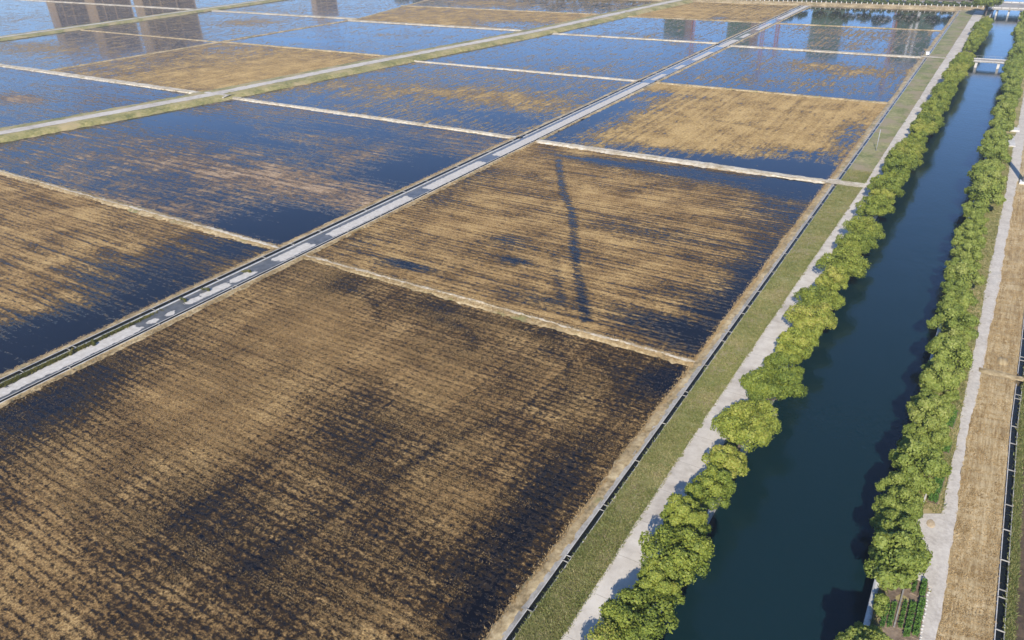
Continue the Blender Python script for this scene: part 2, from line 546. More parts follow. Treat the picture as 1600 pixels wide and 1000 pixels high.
LX0, LX1 = const(-101.2), const(-94.6)      # outer sides of the middle lane
DX = const(-23.2)
A_IT = [(330, 660, 16, 9, .20), (480, 520, 16, 10, .26), (690, 600, 10, 6, .12), (930, 600, 7, 6, .14), (560, 930, 10, 5, .10),
        (100, 750, 12, 7, .12), (60, 900, 10, 6, .10), (660, 760, 10, 4, .10), (250, 610, 10, 8, .12), (900, 680, 4, 5, .10), (760, 800, 5, 4, .10),
        (20, 660, 9, 12, -.30), (130, 600, 6, 10, -.26), (340, 800, 14, 7, -.20), (560, 660, 8, 8, -.16), (620, 740, 8, 6, -.12),
        (1000, 600, 5, 7, -.30), (1047, 590, 2.6, 4, -.42), (880, 740, 3.4, 11, -.30), (790, 850, 4, 8, -.28), (740, 970, 1.8, 5, -.40),
        (540, 445, 4, 3, -.24), (690, 480, 6, 2.5, -.24), (860, 520, 6, 2.5, -.18), (450, 940, 10, 6, -.12), (640, 880, 7, 5, -.14), (200, 870, 10, 5, -.08), (880, 620, 3, 6, -.2), (340, 955, 8, 3, .06),
        ('track', [(400, 885), (520, 800), (700, 690), (830, 630)], 0.9, -.16), ('track', [(250, 830), (560, 640)], 0.8, -.08),
        ('track', [(545, 452), (572, 462), (590, 480), (588, 500)], 0.7, -.2), ('track', [(690, 500), (725, 512), (742, 530), (735, 548)], 0.7, -.2), ('track', [(850, 545), (880, 556), (892, 574), (884, 590)], 0.7, -.2), ('track', [(930, 560), (958, 575), (965, 595)], 0.7, -.18)]
paddy('A', LX1, DX, -30, 78.6, 0.8, 'fieldA', 0.495, A_IT, 1.15)
B_IT = [(1200, 420, 6, 16, -.45), (1130, 480, 8, 9, -.28), (1080, 530, 5, 5, -.40), (1230, 330, 9, 10, -.35), (1000, 500, 7, 3, -.34), (1180, 470, 4, 14, -.2),
        (1000, 260, 14, 4, -.45), (1130, 280, 14, 5, -.48), (1255, 292, 9, 8, -.75), (900, 245, 10, 3, -.25), (660, 310, 8, 6, -.22), (735, 275, 5, 8, -.3), (560, 380, 4, 6, -.2),
        (640, 415, 5, 1.6, -.5), (790, 375, 4, 3, -.36), (805, 408, 3, 1.8, -.42), (600, 410, 3, 2, -.3), (1000, 360, 10, 3, -.22), (840, 470, 6, 2, -.25), (1100, 380, 8, 4, -.12),
        (950, 310, 16, 3, .14), (740, 350, 12, 6, .12), (640, 470, 10, 4, .12), (900, 520, 10, 3, .12),
        ('track', [(872, 250), (880, 300), (893, 330), (897, 380), (901, 420), (916, 500)], 0.85, -.42), ('track', [(866, 400), (876, 470)], 0.8, -.2)]
paddy('B', LX1, DX, 80.6, 158.8, 0.5, 'fieldB', 0.70, B_IT)
paddy('D', off(road7, 9), LX0, 80.6, 159.3, 1.2, 'fieldC', 0.33,
      [(300, 260, 25, 7, .16), (500, 300, 25, 8, .20), (250, 330, 20, 6, .14), (690, 235, 12, 3, .10), (430, 270, 14, 6, .1), (560, 240, 20, 5, .08),
       (450, 355, 14, 8, -.55), (640, 265, 9, 10, -.5), (300, 195, 40, 9, -.25), (560, 205, 25, 5, -.2), (290, 185, 5, 3, -.3)])
paddy('E', off(road7, 9), LX0, -30, 78.8, 1.0, 'fieldB', 0.66,
      [(300, 395, 9, 9, -.32), (200, 440, 10, 7, -.28), (100, 520, 10, 10, -.5), (385, 385, 9, 5, -.6), (290, 440, 9, 8, -.45), (30, 560, 14, 8, -.6), (200, 490, 8, 10, -.45), (150, 420, 8, 5, -.25),
       (60, 330, 22, 10, .15), (70, 440, 10, 5, .1), (190, 340, 10, 5, -.1)], 0.88)
paddy('F', LX1, DX, 161.2, 236.8, 1.2, 'fieldF', 0.84,
      [(900, 190, 12, 30, -.70), (960, 160, 14, 14, -.35), (1100, 250, 30, 6, -.65), (1260, 265, 14, 8, -.85), (1330, 215, 5, 16, -.45), (1010, 145, 20, 5, -.35), (1250, 240, 12, 5, -.35), (1140, 190, 8, 3, -.15)])
paddy('G', off(road7, 9), LX0, 161.2, 236.5, 1.4, 'fieldF', 0.31,
      [(770, 150, 26, 9, .22), (830, 165, 16, 8, .10), (600, 140, 30, 8, .12), (780, 185, 20, 6, -.2), (470, 160, 14, 10, -.15)])
paddy('H', LX1, DX, 239.0, 315.5, 1.6, 'fieldF', 0.20, [(1330, 110, 26, 10, .28), (1180, 125, 40, 6, .12), (1260, 100, 8, 3, .15)])
paddy('I', off(road7, 9), LX0, 239.3, 319.0, 1.6, 'fieldF', 0.19, [(900, 110, 24, 10, .10)])
paddy('J', LX1, DX, 317.5, 385, 2, 'fieldF', 0.20, [(1350, 55, 26, 14, .16), (1310, 70, 16, 10, .14), (1290, 45, 12, 20, .08), (1230, 60, 10, 20, -.1)])
paddy('K', LX1, DX, 387, 459, 2.5, 'fieldF', 0.08, [(1400, 30, 16, 14, .1)])
paddy('L', off(road7, 9), LX0, 322, 386, 2, 'fieldF', 0.20, [(1000, 55, 14, 8, .12)])
paddy('M', off(road7, 9), LX0, 388, 459, 2.5, 'fieldF', 0.62, [(1050, 20, 30, 30, .2), (1120, 28, 4, 6, -.4)])
paddy('O', const(-444), off(road7, -9), -30, 158.5, 2, 'fieldC', 0.24, [(40, 155, 14, 8, .22), (20, 150, 10, 6, .1), (95, 172, 10, 4, .12)])
paddy('N', mid_dike, off(road7, -9), 161.5, 241, 1.6, 'fieldF', 0.48,
      [(480, 105, 40, 26, .34), (330, 125, 40, 16, .26), (300, 85, 30, 14, .04), (180, 100, 30, 14, -.05), (460, 80, 20, 10, .1)])
paddy('Q', mid_dike, off(road7, -9), 244, 322, 2, 'fieldF', 0.20, [(460, 62, 16, 4, -.3), (620, 55, 20, 8, .08)])
paddy('P', const(-436), mid_dike, 161.5, 328, 2.4, 'fieldF', 0.27, [(60, 75, 40, 16, .18), (240, 60, 30, 20, .04), (390, 35, 20, 14, .22), (40, 60, 20, 10, -.2)])
paddy('R', const(-436), mid_dike, 331, 459, 3, 'fieldF', 0.28, [(430, 20, 40, 20, .05)])
paddy('T', mid_dike, off(road7, -9), 325, 389, 2.5, 'fieldF', 0.66, [(800, 40, 30, 14, -.35), (560, 10, 30, 30, .1), (700, 38, 30, 14, .1), (600, 15, 20, 20, -.15)])
paddy('W', mid_dike, off(road7, -9), 391.5, 459, 3, 'fieldF', 0.36, [(760, 5, 30, 14, .2)])
paddy('S', const(-700), const(-457), -30, 328, 4, 'fieldF', 0.22, [(10, 30, 30, 30, .1)])
paddy('U', const(-700), const(-457), 332, 459, 4, 'fieldF', 0.25, [])

# ------------------------------------------------------------------ bunds, lanes and roads
def bund_x(y, x0, x1, w, h, mat, name='earth_bund', top=None):
    s = int(abs(y * 7 + x0)) % 9999
    L = [(off(const(y), -w * 0.5 - 0.5, wob(s, 0.26, 0.8)), -0.05), (off(const(y), -w * 0.42, wob(s + 1, 0.1)), h * 0.75),
         (off(const(y), 0, wob(s + 2, 0.06)), h), (off(const(y), w * 0.42, wob(s + 3, 0.1)), h * 0.75),
         (off(const(y), w * 0.5 + 0.5, wob(s + 4, 0.26, 0.8)), -0.05)]
    o = struct(ribbon(name, L, x0, x1, 0.7 if abs(y) < 170 else 1.5, M[mat], axis='X', zj=0.02))
    if top:
        tw = top
        L = [(off(const(y), -tw / 2, wob(s + 7, 0.14, 0.7)), h + 0.0), (off(const(y), 0), h + 0.05), (off(const(y), tw / 2, wob(s + 8, 0.14, 0.7)), h + 0.0)]
        struct(ribbon('footpath', L, x0, x1, 0.7, M['palebund'], axis='X'))
    return o

bund_x(79.6, -94.7, -22.9, 1.0, 0.26, 'drygrass', top=0.5)
bund_x(79.7, -245, -101.0, 1.3, 0.28, 'drygrass', top=0.5)
bund_x(160.0, -94.7, -17.3, 2.2, 0.36, 'palebund', top=1.5)
bund_x(160.2, -216, -101.0, 1.6, 0.36, 'palebund', top=1.2)
bund_x(160.0, -444, -222, 2.6, 0.4, 'palebund', top=2.2)
bund_x(237.9, -94.7, -22.9, 1.3, 0.32, 'drygrass')
bund_x(237.9, -198, -101.0, 1.4, 0.34, 'palebund')
bund_x(242.5, -319, -211, 1.4, 0.34, 'drygrass')
bund_x(316.6, -94.7, -17.0, 2.4, 0.36, 'palebund', top=1.5)
bund_x(320.6, -180, -101.0, 1.8, 0.36, 'palebund', top=1.2)
bund_x(323.5, -313, -196, 2.4, 0.4, 'palebund', top=2.0)
bund_x(329.8, -436, -312, 3.0, 0.4, 'palebund', top=2.6)
bund_x(386.0, -94.7, -22.9, 1.3, 0.32, 'drygrass')
bund_x(387.0, -174, -101.0, 1.5, 0.32, 'drygrass')
bund_x(390.3, -330, -186, 1.6, 0.34, 'drygrass')
bund_x(330.0, -700, -456, 3.0, 0.4, 'palebund', top=2.4)
bund_x(241.0, -436, -320, 1.2, 0.3, 'drygrass')

def bund_y(f, y0, y1, w, h, mat, seed, name='earth_bund'):
    L = [(off(f, -w * 0.5 - 0.6, wob(seed, 0.2, 0.8)), -0.05), (off(f, -w * 0.4, wob(seed + 1, 0.08)), h * 0.8), (off(f, 0, wob(seed + 2, 0.05)), h),
         (off(f, w * 0.4, wob(seed + 3, 0.08)), h * 0.8), (off(f, w * 0.5 + 0.6, wob(seed + 4, 0.2, 0.8)), -0.05)]
    return struct(ribbon(name, L, y0, y1, 0.7 if y0 < 100 else 1.5, M[mat], zj=0.02))
bund_y(mid_dike, 160, 330, 1.5, 0.36, 'drygrass', 31)
bund_y(mid_dike, 330, 459, 1.5, 0.36, 'drygrass', 37)

def field_road(f, y0, y1, road_w, verge, h, seed, name):
    a, b = road_w / 2, road_w / 2 + verge
    struct(ribbon('grass_verge', [(off(f, -b, wob(seed, 0.5, 0.5)), -0.05), (off(f, -b + 2.0, wob(seed + 1, 0.3)), h), (off(f, -a - 0.2), h + 0.05), (off(f, a + 0.2), h + 0.05), (off(f, b - 2.0, wob(seed + 2, 0.3)), h), (off(f, b, wob(seed + 3, 0.5, 0.5)), -0.05)], y0, y1, 1.6, M['greenverge'], zj=0.03))
    struct(ribbon(name, [(off(f, -a, wob(seed + 5, 0.25, 0.5)), h + 0.085), (f, h + 0.12), (off(f, a, wob(seed + 6, 0.25, 0.5)), h + 0.085)], y0, y1, 1.6, M['concrete']))
field_road(road7, -60, 466, 5.2, 6.4, 0.9, 51, 'farm_road')
field_road(const(ROAD8), -60, 466, 3.6, 6.0, 0.9, 61, 'farm_road')
# junction apron where the cross path meets the road
bund_x(159.6, -224, -212, 5.5, 1.03, 'concrete', name='road_junction')

# middle lane (partly under water) with its two channels
lane_step = 0.3
nx = 14
ty = np.arange(-30, 462, lane_step)
tx = np.linspace(-99.58, -95.6, nx)
Y, X = np.meshgrid(ty, tx, indexing='ij')
d = np.full(X.shape, 0.12)
def patch(y0, y1, xc=-97.7, hw=1.2, amp=0.75):
    global d
    hw, xc = hw + 0.1, xc + 0.1
    e = np.clip(np.minimum(Y - y0, y1 - Y) / 1.2 + 0.5, 0, 1)
    q = np.clip((hw - np.abs(X - xc)) / 0.5 + 0.5, 0, 1)
    d = np.maximum(d, 0.12 + amp * e * q)
for a in [(-30, 31, -98.0, 1.4), (31, 37, -97.6, 0.9), (36, 49.5, -97.6, 1.15), (50.5, 52.3, -97.3, 0.55), (53.6, 55, -97.0, 0.5), (57.5, 60.2, -97.6, 0.7), (60.8, 65.5, -97.6, 0.85), (66.2, 71, -97.6, 0.8),
          (75.5, 84, -97.6, 1.1), (88.5, 112, -97.4, 1.15), (117.5, 139, -97.4, 1.2), (144.5, 236, -97.2, 1.3), (241, 252, -97.4, 0.8), (262, 270, -97.3, 0.8), (280, 300, -97.2, 1.0), (312, 332, -97.2, 1.6), (338, 350, -97, 1.0), (362, 385, -97, 1.0), (400, 460, -97.2, 1.2)]:
    patch(*a)
V = np.stack([X, Y, np.full_like(X, 0.12)], -1).reshape(-1, 3)
i, j = np.meshgrid(np.arange(len(ty) - 1), np.arange(nx - 1), indexing='ij')
a = (i * nx + j).ravel()
me = new_mesh('farm_lane', V, np.stack([a, a + 1, a + nx + 1, a + nx], 1), M['lane'])
me.attributes.new('dry', 'FLOAT', 'POINT').data.foreach_set('value', d.astype(np.float32).ravel())
struct(link('farm_lane', me))

strut_cache = {}
def channel(label, f, y0, y1, w, t, zt, depth, struts, sw=0.12, matname='kerb', gaps=()):
    """open concrete irrigation channel: two walls, a bed with standing water and cross struts"""
    root = empty('irrigation_channel', (0, 0, 0))
    tag(root, label, 'channel')
    segs = []
    s = y0
    for g0, g1 in gaps:
        segs.append((s, g0))
        s = g1
    segs.append((s, y1))
    for a, b in segs:
        for sd in (-1, 1):
            ribbon('wall', [(off(f, sd * (w / 2 + t)), zt - depth - 0.3), (off(f, sd * (w / 2 + t)), zt), (off(f, sd * w / 2), zt), (off(f, sd * w / 2), zt - depth - 0.3)][::sd], a, b, 4.0, M[matname], parent=root)
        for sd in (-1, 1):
            ribbon('lining', [(off(f, sd * (w / 2 - 0.006)), zt - 0.035), (off(f, sd * (w / 2 - 0.006)), zt - depth - 0.2)][::sd], a, b, 4.0, M['lining'], parent=root)  # thin dark sheet just inside each wall, below the pale lip
        ribbon('water_surface', [(off(f, -w / 2 - 0.01), zt - depth), (off(f, w / 2 + 0.01), zt - depth)], a, b, 4.0, M['ditchwater'], parent=root)
    key = (w, t, sw)
    if key not in strut_cache:
        o = box('strut', (0, 0, 0), (w + 2 * t + 0.04, sw, 0.08), M['kerb2'], root, bevel=0.012)
        strut_cache[key] = o.data
        first = o
    else:
        first = None
    for y in struts:
        if any(g0 - 0.2 < y < g1 + 0.2 for g0, g1 in gaps):
            continue
        o = first if first is not None else link('strut', strut_cache[key], root)
        first = None
        o.location = (float(f(y)), y, zt + 0.052)
    return root

def strut_list(y0, y1, seed, gap=(3.0, 6.5), pair=0.35):
    r = random.Random(seed)
    y, out = y0, []
    while y < y1:
        out.append(y)
        if r.random() < pair:
            out.append(y + r.uniform(0.7, 1.0))
        y += r.uniform(*gap)
    return out

channel('narrow concrete channel with pale struts along the right edge of the large fields', const(DITCH), -20, 459, 0.50, 0.055, 0.34, 0.22,
        strut_list(31, 455, 3, (2.4, 8.5), 0.3), 0.06, gaps=((159.0, 161.0), (315.6, 317.6)))
channel('concrete channel on the left side of the partly flooded white lane', const(-100.15), -20, 459, 1.0, 0.085, 0.30, 0.2,
        strut_list(28, 455, 4, (5, 14), 0.1), 0.10, gaps=((159.3, 161.0), (236, 238), (315.6, 317.6)))
channel('concrete channel on the right side of the partly flooded white lane', const(-95.25), -20, 459, 0.56, 0.085, 0.30, 0.2,
        strut_list(26, 455, 5, (5, 14), 0.1), 0.10, gaps=((159.0, 161.0), (237, 239), (315.6, 317.6)))
channel('dark channel with white struts at the right edge beside the straw strip', ditch_r, 30, 200, 0.55, 0.07, 0.36, 0.30,
        strut_list(47, 200, 6, (2.6, 7.0), 0.35), 0.08, gaps=((93.6, 96.2),))

# grassy strips beside the channels of the lane
struct(ribbon('earth_bund', [(off(const(-102.3), 0, wob(71, 0.2, 0.8)), -0.05), (off(const(-101.6), 0, wob(72, 0.1)), 0.26), (const(-100.80), 0.28)], -30, 459, 0.7, M['drygrass'], zj=0.02))
struct(ribbon('earth_bund', [(const(-94.86), 0.28), (off(const(-94.55), 0, wob(73, 0.08)), 0.24), (off(const(-94.05), 0, wob(74, 0.2, 0.8)), -0.05)], -30, 459, 0.7, M['drygrass'], zj=0.02))
# bund and shelf left of the right-hand channel
struct(ribbon('earth_bund', [(off(const(-24.45), 0, wob(75, 0.16, 0.5)), -0.05), (off(const(-23.95), 0, wob(76, 0.12)), 0.32), (off(const(-23.3), 0, wob(77, 0.08)), 0.36), (const(-23.0), 0.32)], -30, 459, 0.6, M['drygrass'], zj=0.02))
struct(ribbon('concrete_shelf', [(off(const(-23.15), 0, wob(78, 0.08, 0.5)), 0.355), (const(-22.76), 0.31)], -30, 459, 0.6, M['kerb2']))

# grass verge between channel and canal road
struct(ribbon('grass_verge', [(const(DITCH + 0.31), 0.30), (off(const(-21.6), 0), 0.34), (lambda t: (path_l(t) - 21.6) / 2, 0.36), (off(path_l, 0.2), 0.34)], -30, 459, 0.7, M['grass'], zj=0.03))
struct(ribbon('canal_road', [(off(path_l, -0.1, wob(81, 0.06, 0.3)), 0.375), (lambda t: (path_l(t) + path_r(t)) / 2, 0.43), (off(path_r, 0.1, wob(82, 0.15, 0.5)), 0.385)], -30, 470, 0.6, M['concrete']))
struct(ribbon('tree_strip', [(off(path_r, -0.2), 0.30), (lambda t: (path_r(t) + can_l(t)) / 2, 0.36), (off(can_l, -0.35), 0.30)], -30, 459, 0.7, M['grass'], zj=0.03))
# bunds cross to the canal road
for y in (160.0, 316.6):
    struct(ribbon('footpath', [(off(const(y), -1.3, wob(int(y) + 3, 0.2, 0.6)), 0.44), (const(y), 0.5), (off(const(y), 1.3, wob(int(y) + 4, 0.2, 0.6)), 0.44)], -24.5, float(path_l(y)) + 0.6, 0.5, M['palebund'], axis='X'))

# right bank
struct(ribbon('bank', [(off(can_r, 0.35), 0.30), (off(can_r, 2.0, wob(85, 0.1)), 0.36), (off(rp_l, 0.2), 0.30)], -30, 459, 0.7, M['greenverge'], zj=0.04))
struct(ribbon('gravel_road', [(off(rp_l, 0, wob(86, 0.12, 0.25)), 0.365), (lambda t: (rp_l(t) + rp_r(t)) / 2, 0.42), (off(rp_r, 0, wob(87, 0.14, 0.25)), 0.37)], -30, 470, 0.5, M['gravel']))
struct(ribbon('stubble_strip', [(off(rp_r, -0.25), 0.30), (lambda t: (rp_r(t) + ditch_r(t)) / 2, 0.34), (off(ditch_r, -0.42), 0.30)], -30, 300, 0.5, M['straw'], zj=0.03))
struct(ribbon('weed_strip', [(off(ditch_r, 0.42), 0.30), (off(ditch_r, 0.75, wob(88, 0.06)), 0.32), (off(ditch_r, 1.0, wob(89, 0.1)), 0.1)], -30, 300, 0.6, M['grass'], zj=0.03))
struct(ribbon('stubble_field', [(off(ditch_r, 0.8), 0.12), (off(ditch_r, 60), 0.12)], -30, 300, 4, M['brown']))
V = [(4.25, 55.6), (5.9, 55.2), (5.95, 65.4), (5.2, 65.0), (3.7, 64.1), (3.6, 60.0)]
struct(link('gravel_yard', new_mesh('gravel_yard', [(x, y, 0.402) for x, y in V] + [(x, y, 0.0) for x, y in V],
    [tuple(range(6))] + [(i, i + 6, (i + 1) % 6 + 6, (i + 1) % 6) for i in range(6)], M['gravel'])))
struct(ribbon('footpath', [(off(const(94.9), -0.8, wob(91, 0.15, 0.7)), 0.36), (const(94.9), 0.47), (off(const(94.9), 0.8, wob(92, 0.15, 0.7)), 0.36)], float(rp_r(95)) - 0.3, 30, 0.4, M['drygrass'], axis='X'))

# canal walls
def canal_wall(f, side, label):
    root = empty('retaining_wall', (0, 0, 0))
    tag(root, label, 'wall')
    ribbon('wall_face', [(off(f, side * 0.4), -3.5), (off(f, side * 0.4), 0.28), (off(f, 0), 0.28), (off(f, -side * 0.05), -3.5)][::-side], -100, 470, 4, M['wall'], parent=root)
    ribbon('coping', [(off(f, side * 0.42), 0.285), (off(f, side * 0.42), 0.42), (off(f, -side * 0.05), 0.42), (off(f, -side * 0.05), 0.285)][::-side], -100, 470, 4, M['kerb'], parent=root)
canal_wall(can_l, -1, 'stone retaining wall with pale coping under the left row of trees')
canal_wall(can_r, 1, 'stone retaining wall with pale coping along the right bank of the canal')

# far embankment road
struct(ribbon('embankment', [(const(458.2), -0.1), (const(461.5), 1.0), (const(466), 1.15), (const(490), 1.15), (const(496), 0.0)], -900, float(can_l(465)) - 0.5, 3, M['drygrass'], axis='X', zj=0.05))
struct(ribbon('embankment', [(const(458.2), -0.1), (const(461.5), 1.0), (const(466), 1.15), (const(490), 1.15), (const(496), 0.0)], float(can_r(465)) + 0.5, 300, 3, M['drygrass'], axis='X', zj=0.05))
struct(ribbon('road', [(const(477), 1.2), (const(482), 1.27), (const(487), 1.2)], -900, float(can_l(470)) - 0.5, 6, M['kerb2'], axis='X'))
struct(ribbon('road', [(const(477), 1.2), (const(482), 1.27), (const(487), 1.2)], float(can_r(470)) + 0.5, 300, 6, M['kerb2'], axis='X'))
# ------------------------------------------------------------------ foliage builders
def leaf_quads(P, N, size, r, tone):
    """one folded leaf card per point: P positions, N facing"""
    n = len(P)
    N = N / np.linalg.norm(N, axis=1, keepdims=True)
    a = np.cross(N, r.normal(size=(n, 3)))
    a /= np.linalg.norm(a, axis=1, keepdims=True) + 1e-9
    b = np.cross(N, a)
    s = size * r.uniform(0.65, 1.35, (n, 1))
    l = s * 1.35
    V = np.stack([P - a * s * 0.5, P - b * l * 0.5, P + a * s * 0.5, P + b * l * 0.5], 1).reshape(-1, 3)
    F = np.arange(n * 4).reshape(-1, 4)
    return V, F, np.repeat(tone, 4)

def crown_mesh(name, seed, rx, ry, rz, n_leaf, leaf, n_lobe, mat, lobe=(0.26, 0.40), ragged=0.0, core=0.12):
    r = np.random.default_rng(seed)
    d = r.normal(size=(n_lobe, 3))
    d[:, 2] = np.abs(d[:, 2]) * 0.9 - 0.35
    d /= np.linalg.norm(d, axis=1, keepdims=True)
    rad = r.uniform(0.55, 0.80 + ragged, (n_lobe, 1))
    ell = np.array([rx, ry, rz])
    C = d * rad * ell
    C[:, 2] = np.maximum(C[:, 2], -0.42 * rz)
    LR = r.uniform(lobe[0], lobe[1], n_lobe) * (rx + ry) / 2
    lt = r.uniform(0, 1, n_lobe)
    k = r.choice(n_lobe, n_leaf, p=LR ** 2 / (LR ** 2).sum())
    v = r.normal(size=(n_leaf, 3)) + d[k] * 0.55 + np.array([0, 0, 0.35])
    v /= np.linalg.norm(v, axis=1, keepdims=True)
    bump = 1 + 0.16 * np.sin(v[:, 0] * 6 + k) * np.sin(v[:, 1] * 6 + 2 * k) + 0.12 * np.sin(v[:, 2] * 9 + k * 1.7)
    P = C[k] + v * (LR[k] * r.uniform(0.80, 1.06, n_leaf) * bump)[:, None] * np.array([1, 1, 0.82])
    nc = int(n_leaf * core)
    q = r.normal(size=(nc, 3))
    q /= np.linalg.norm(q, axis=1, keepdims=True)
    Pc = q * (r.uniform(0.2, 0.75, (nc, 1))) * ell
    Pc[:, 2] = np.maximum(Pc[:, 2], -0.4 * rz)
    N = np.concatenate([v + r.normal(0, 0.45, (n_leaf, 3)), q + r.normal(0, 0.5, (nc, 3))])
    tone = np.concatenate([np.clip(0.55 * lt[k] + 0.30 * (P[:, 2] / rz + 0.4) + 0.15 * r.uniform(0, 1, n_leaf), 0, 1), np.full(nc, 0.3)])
    V, F, T = leaf_quads(np.concatenate([P, Pc]), N, leaf, r, tone)
    me = new_mesh(name, V, F, mat)
    me.attributes.new('tone', 'FLOAT', 'POINT').data.foreach_set('value', T.astype(np.float32))
    return me

def trunk_mesh(name, seed, h, r0, spread, n_limb=5):
    r = random.Random(seed)
    parts = [tube([(0, 0, -0.25), (0.03, 0.02, 0.3), (r.uniform(-.12, .12), r.uniform(-.12, .12), h * 0.55), (r.uniform(-.2, .2), r.uniform(-.2, .2), h)],
                  [r0 * 1.35, r0, r0 * 0.8, r0 * 0.55], 8)]
    for k in range(n_limb):
        a = 2 * math.pi * k / n_limb + r.uniform(-.4, .4)
        z0 = h * r.uniform(0.55, 0.9)
        L = spread * r.uniform(0.7, 1.0)
        parts.append(tube([(0, 0, z0), (math.cos(a) * L * 0.45, math.sin(a) * L * 0.45, z0 + L * 0.35), (math.cos(a) * L, math.sin(a) * L, z0 + L * r.uniform(0.45, 0.8))],
                          [r0 * 0.5, r0 * 0.34, r0 * 0.14], 6))
    V, F = join(parts)
    return new_mesh(name, V, F, M['bark'], smooth=True)

def tufts_mesh(name, P, h, w, nb, r, mat, lean=0.5, tone=None):
    n = len(P)
    P = np.repeat(P, nb, 0)
    N = n * nb
    ang = r.uniform(0, 6.283, N)
    a = np.stack([np.cos(ang), np.sin(ang), np.zeros(N)], 1)
    base = P + np.concatenate([r.normal(0, w * 0.9, (N, 2)), np.zeros((N, 1))], 1)
    hh = h * r.uniform(0.5, 1.3, (N, 1))
    tip = base + np.concatenate([r.normal(0, lean, (N, 2)) * hh, hh], 1)
    ww = w * r.uniform(0.6, 1.3, (N, 1)) * 0.5
    V = np.stack([base - a * ww, base + a * ww, tip], 1).reshape(-1, 3)
    F = np.arange(N * 3).reshape(-1, 3)
    me = new_mesh(name, V, F, mat)
    tv = r.uniform(0, 1, n) if tone is None else tone
    me.attributes.new('tone', 'FLOAT', 'POINT').data.foreach_set('value', np.repeat(tv, nb * 3).astype(np.float32))
    return me

def vnoise(x, y, seed, s):
    """cheap smooth value noise for scattering"""
    r = np.random.default_rng(seed)
    v = 0
    for k in range(6):
        a = r.uniform(0, 6.283)
        f = s * r.uniform(0.5, 2.0)
        v = v + np.sin((x * np.cos(a) + y * np.sin(a)) * f + r.uniform(0, 6.28))
    return v / 6

# ------------------------------------------------------------------ trees
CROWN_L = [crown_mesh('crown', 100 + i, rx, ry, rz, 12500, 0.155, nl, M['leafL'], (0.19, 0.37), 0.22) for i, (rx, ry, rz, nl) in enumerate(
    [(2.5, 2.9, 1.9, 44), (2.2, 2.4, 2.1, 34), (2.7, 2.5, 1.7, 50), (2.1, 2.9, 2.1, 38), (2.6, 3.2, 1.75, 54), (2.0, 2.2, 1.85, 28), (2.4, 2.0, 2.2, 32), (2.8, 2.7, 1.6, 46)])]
TRUNK_L = [trunk_mesh('trunk', 200 + i, 2.3, 0.17, 1.7) for i in range(3)]
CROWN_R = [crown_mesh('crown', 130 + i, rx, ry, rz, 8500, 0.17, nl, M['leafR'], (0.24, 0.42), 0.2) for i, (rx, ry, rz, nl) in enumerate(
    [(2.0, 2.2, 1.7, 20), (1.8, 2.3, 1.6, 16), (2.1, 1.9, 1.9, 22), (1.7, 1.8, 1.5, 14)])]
TRUNK_R = [trunk_mesh('trunk', 230 + i, 2.0, 0.13, 1.4) for i in range(2)]
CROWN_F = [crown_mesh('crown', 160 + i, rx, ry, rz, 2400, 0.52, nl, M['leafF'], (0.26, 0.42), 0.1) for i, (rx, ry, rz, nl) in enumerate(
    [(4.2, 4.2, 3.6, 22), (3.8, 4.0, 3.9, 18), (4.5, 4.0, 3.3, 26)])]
TRUNK_F = [trunk_mesh('trunk', 260, 4.2, 0.25, 3.0)]

def tree(name, x, y, z, crowns, trunks, ci, s, zc, rz, label, group, sz=1.0):
    root = empty(name, (x, y, z))
    tag(root, label, 'tree', group)
    t = link('trunk', trunks[ci % len(trunks)], root, (0, 0, 0), rz, (s, s, s * sz))
    c = link('crown', crowns[ci % len(crowns)], root, (0, 0, zc * s * sz), rz, (s, s, s * sz))
    return root

# left bank: measured crowns first, then the row carries on to the far end
r = random.Random(11)
near = [(-14.1, 33.2, 1.0), (-13.7, 37.6, 1.08), (-13.5, 41.0, 0.80), (-13.7, 44.6, 1.05), (-14.2, 48.8, 0.92), (-13.8, 54.0, 0.98), (-13.6, 58.6, 0.96), (-13.9, 64.2, 1.04),
        (-13.5, 67.4, 0.80), (-13.7, 73.6, 1.12), (-13.9, 79.3, 0.92), (-13.7, 83.4, 0.98), (-13.5, 88.6, 0.86), (-13.5, 92.4, 0.98), (-13.8, 99.0, 0.9), (-13.6, 105.2, 1.06), (-13.3, 111.6, 1.06),
        (-13.5, 117.5, 0.8), (-13.0, 122.0, 1.0), (-13.1, 128.5, 0.9)]
y = 139.0
while y < 398:
    x = float(can_l(y)) - 0.4 + r.uniform(-0.35, 0.35)
    if not 311 < y < 318:
        near.append((x, y, r.uniform(0.86, 1.12)))
    y += r.uniform(4.4, 6.6)
for i, (x, y, s) in enumerate(near):
    s = (0.55 + 0.45 * s) * r.uniform(0.9, 1.02)
    tree('canal_tree', x + (0.25 if y < 70 else 0.6), y, 0.33, CROWN_L, TRUNK_L, r.randrange(8), s, 3.0, r.uniform(0, 6.28),
         'bushy yellow-green tree, %s from the bottom edge in the left canal bank row' % ordinal(i + 1), 'trees along the left canal bank', r.uniform(0.92, 1.12))
big = tree('canal_tree', -10.6, 438, 0.33, CROWN_L, TRUNK_L, 2, 2.0, 3.1, 0.4, 'tall bright green tree on the left bank just before the road bridge', 'trees along the left canal bank', 1.1)
tree('canal_tree', -11.3, 445, 0.33, CROWN_L, TRUNK_L, 4, 1.7, 3.1, 1.9, 'smaller green tree half hidden behind the tall one by the road bridge', 'trees along the left canal bank', 1.1)

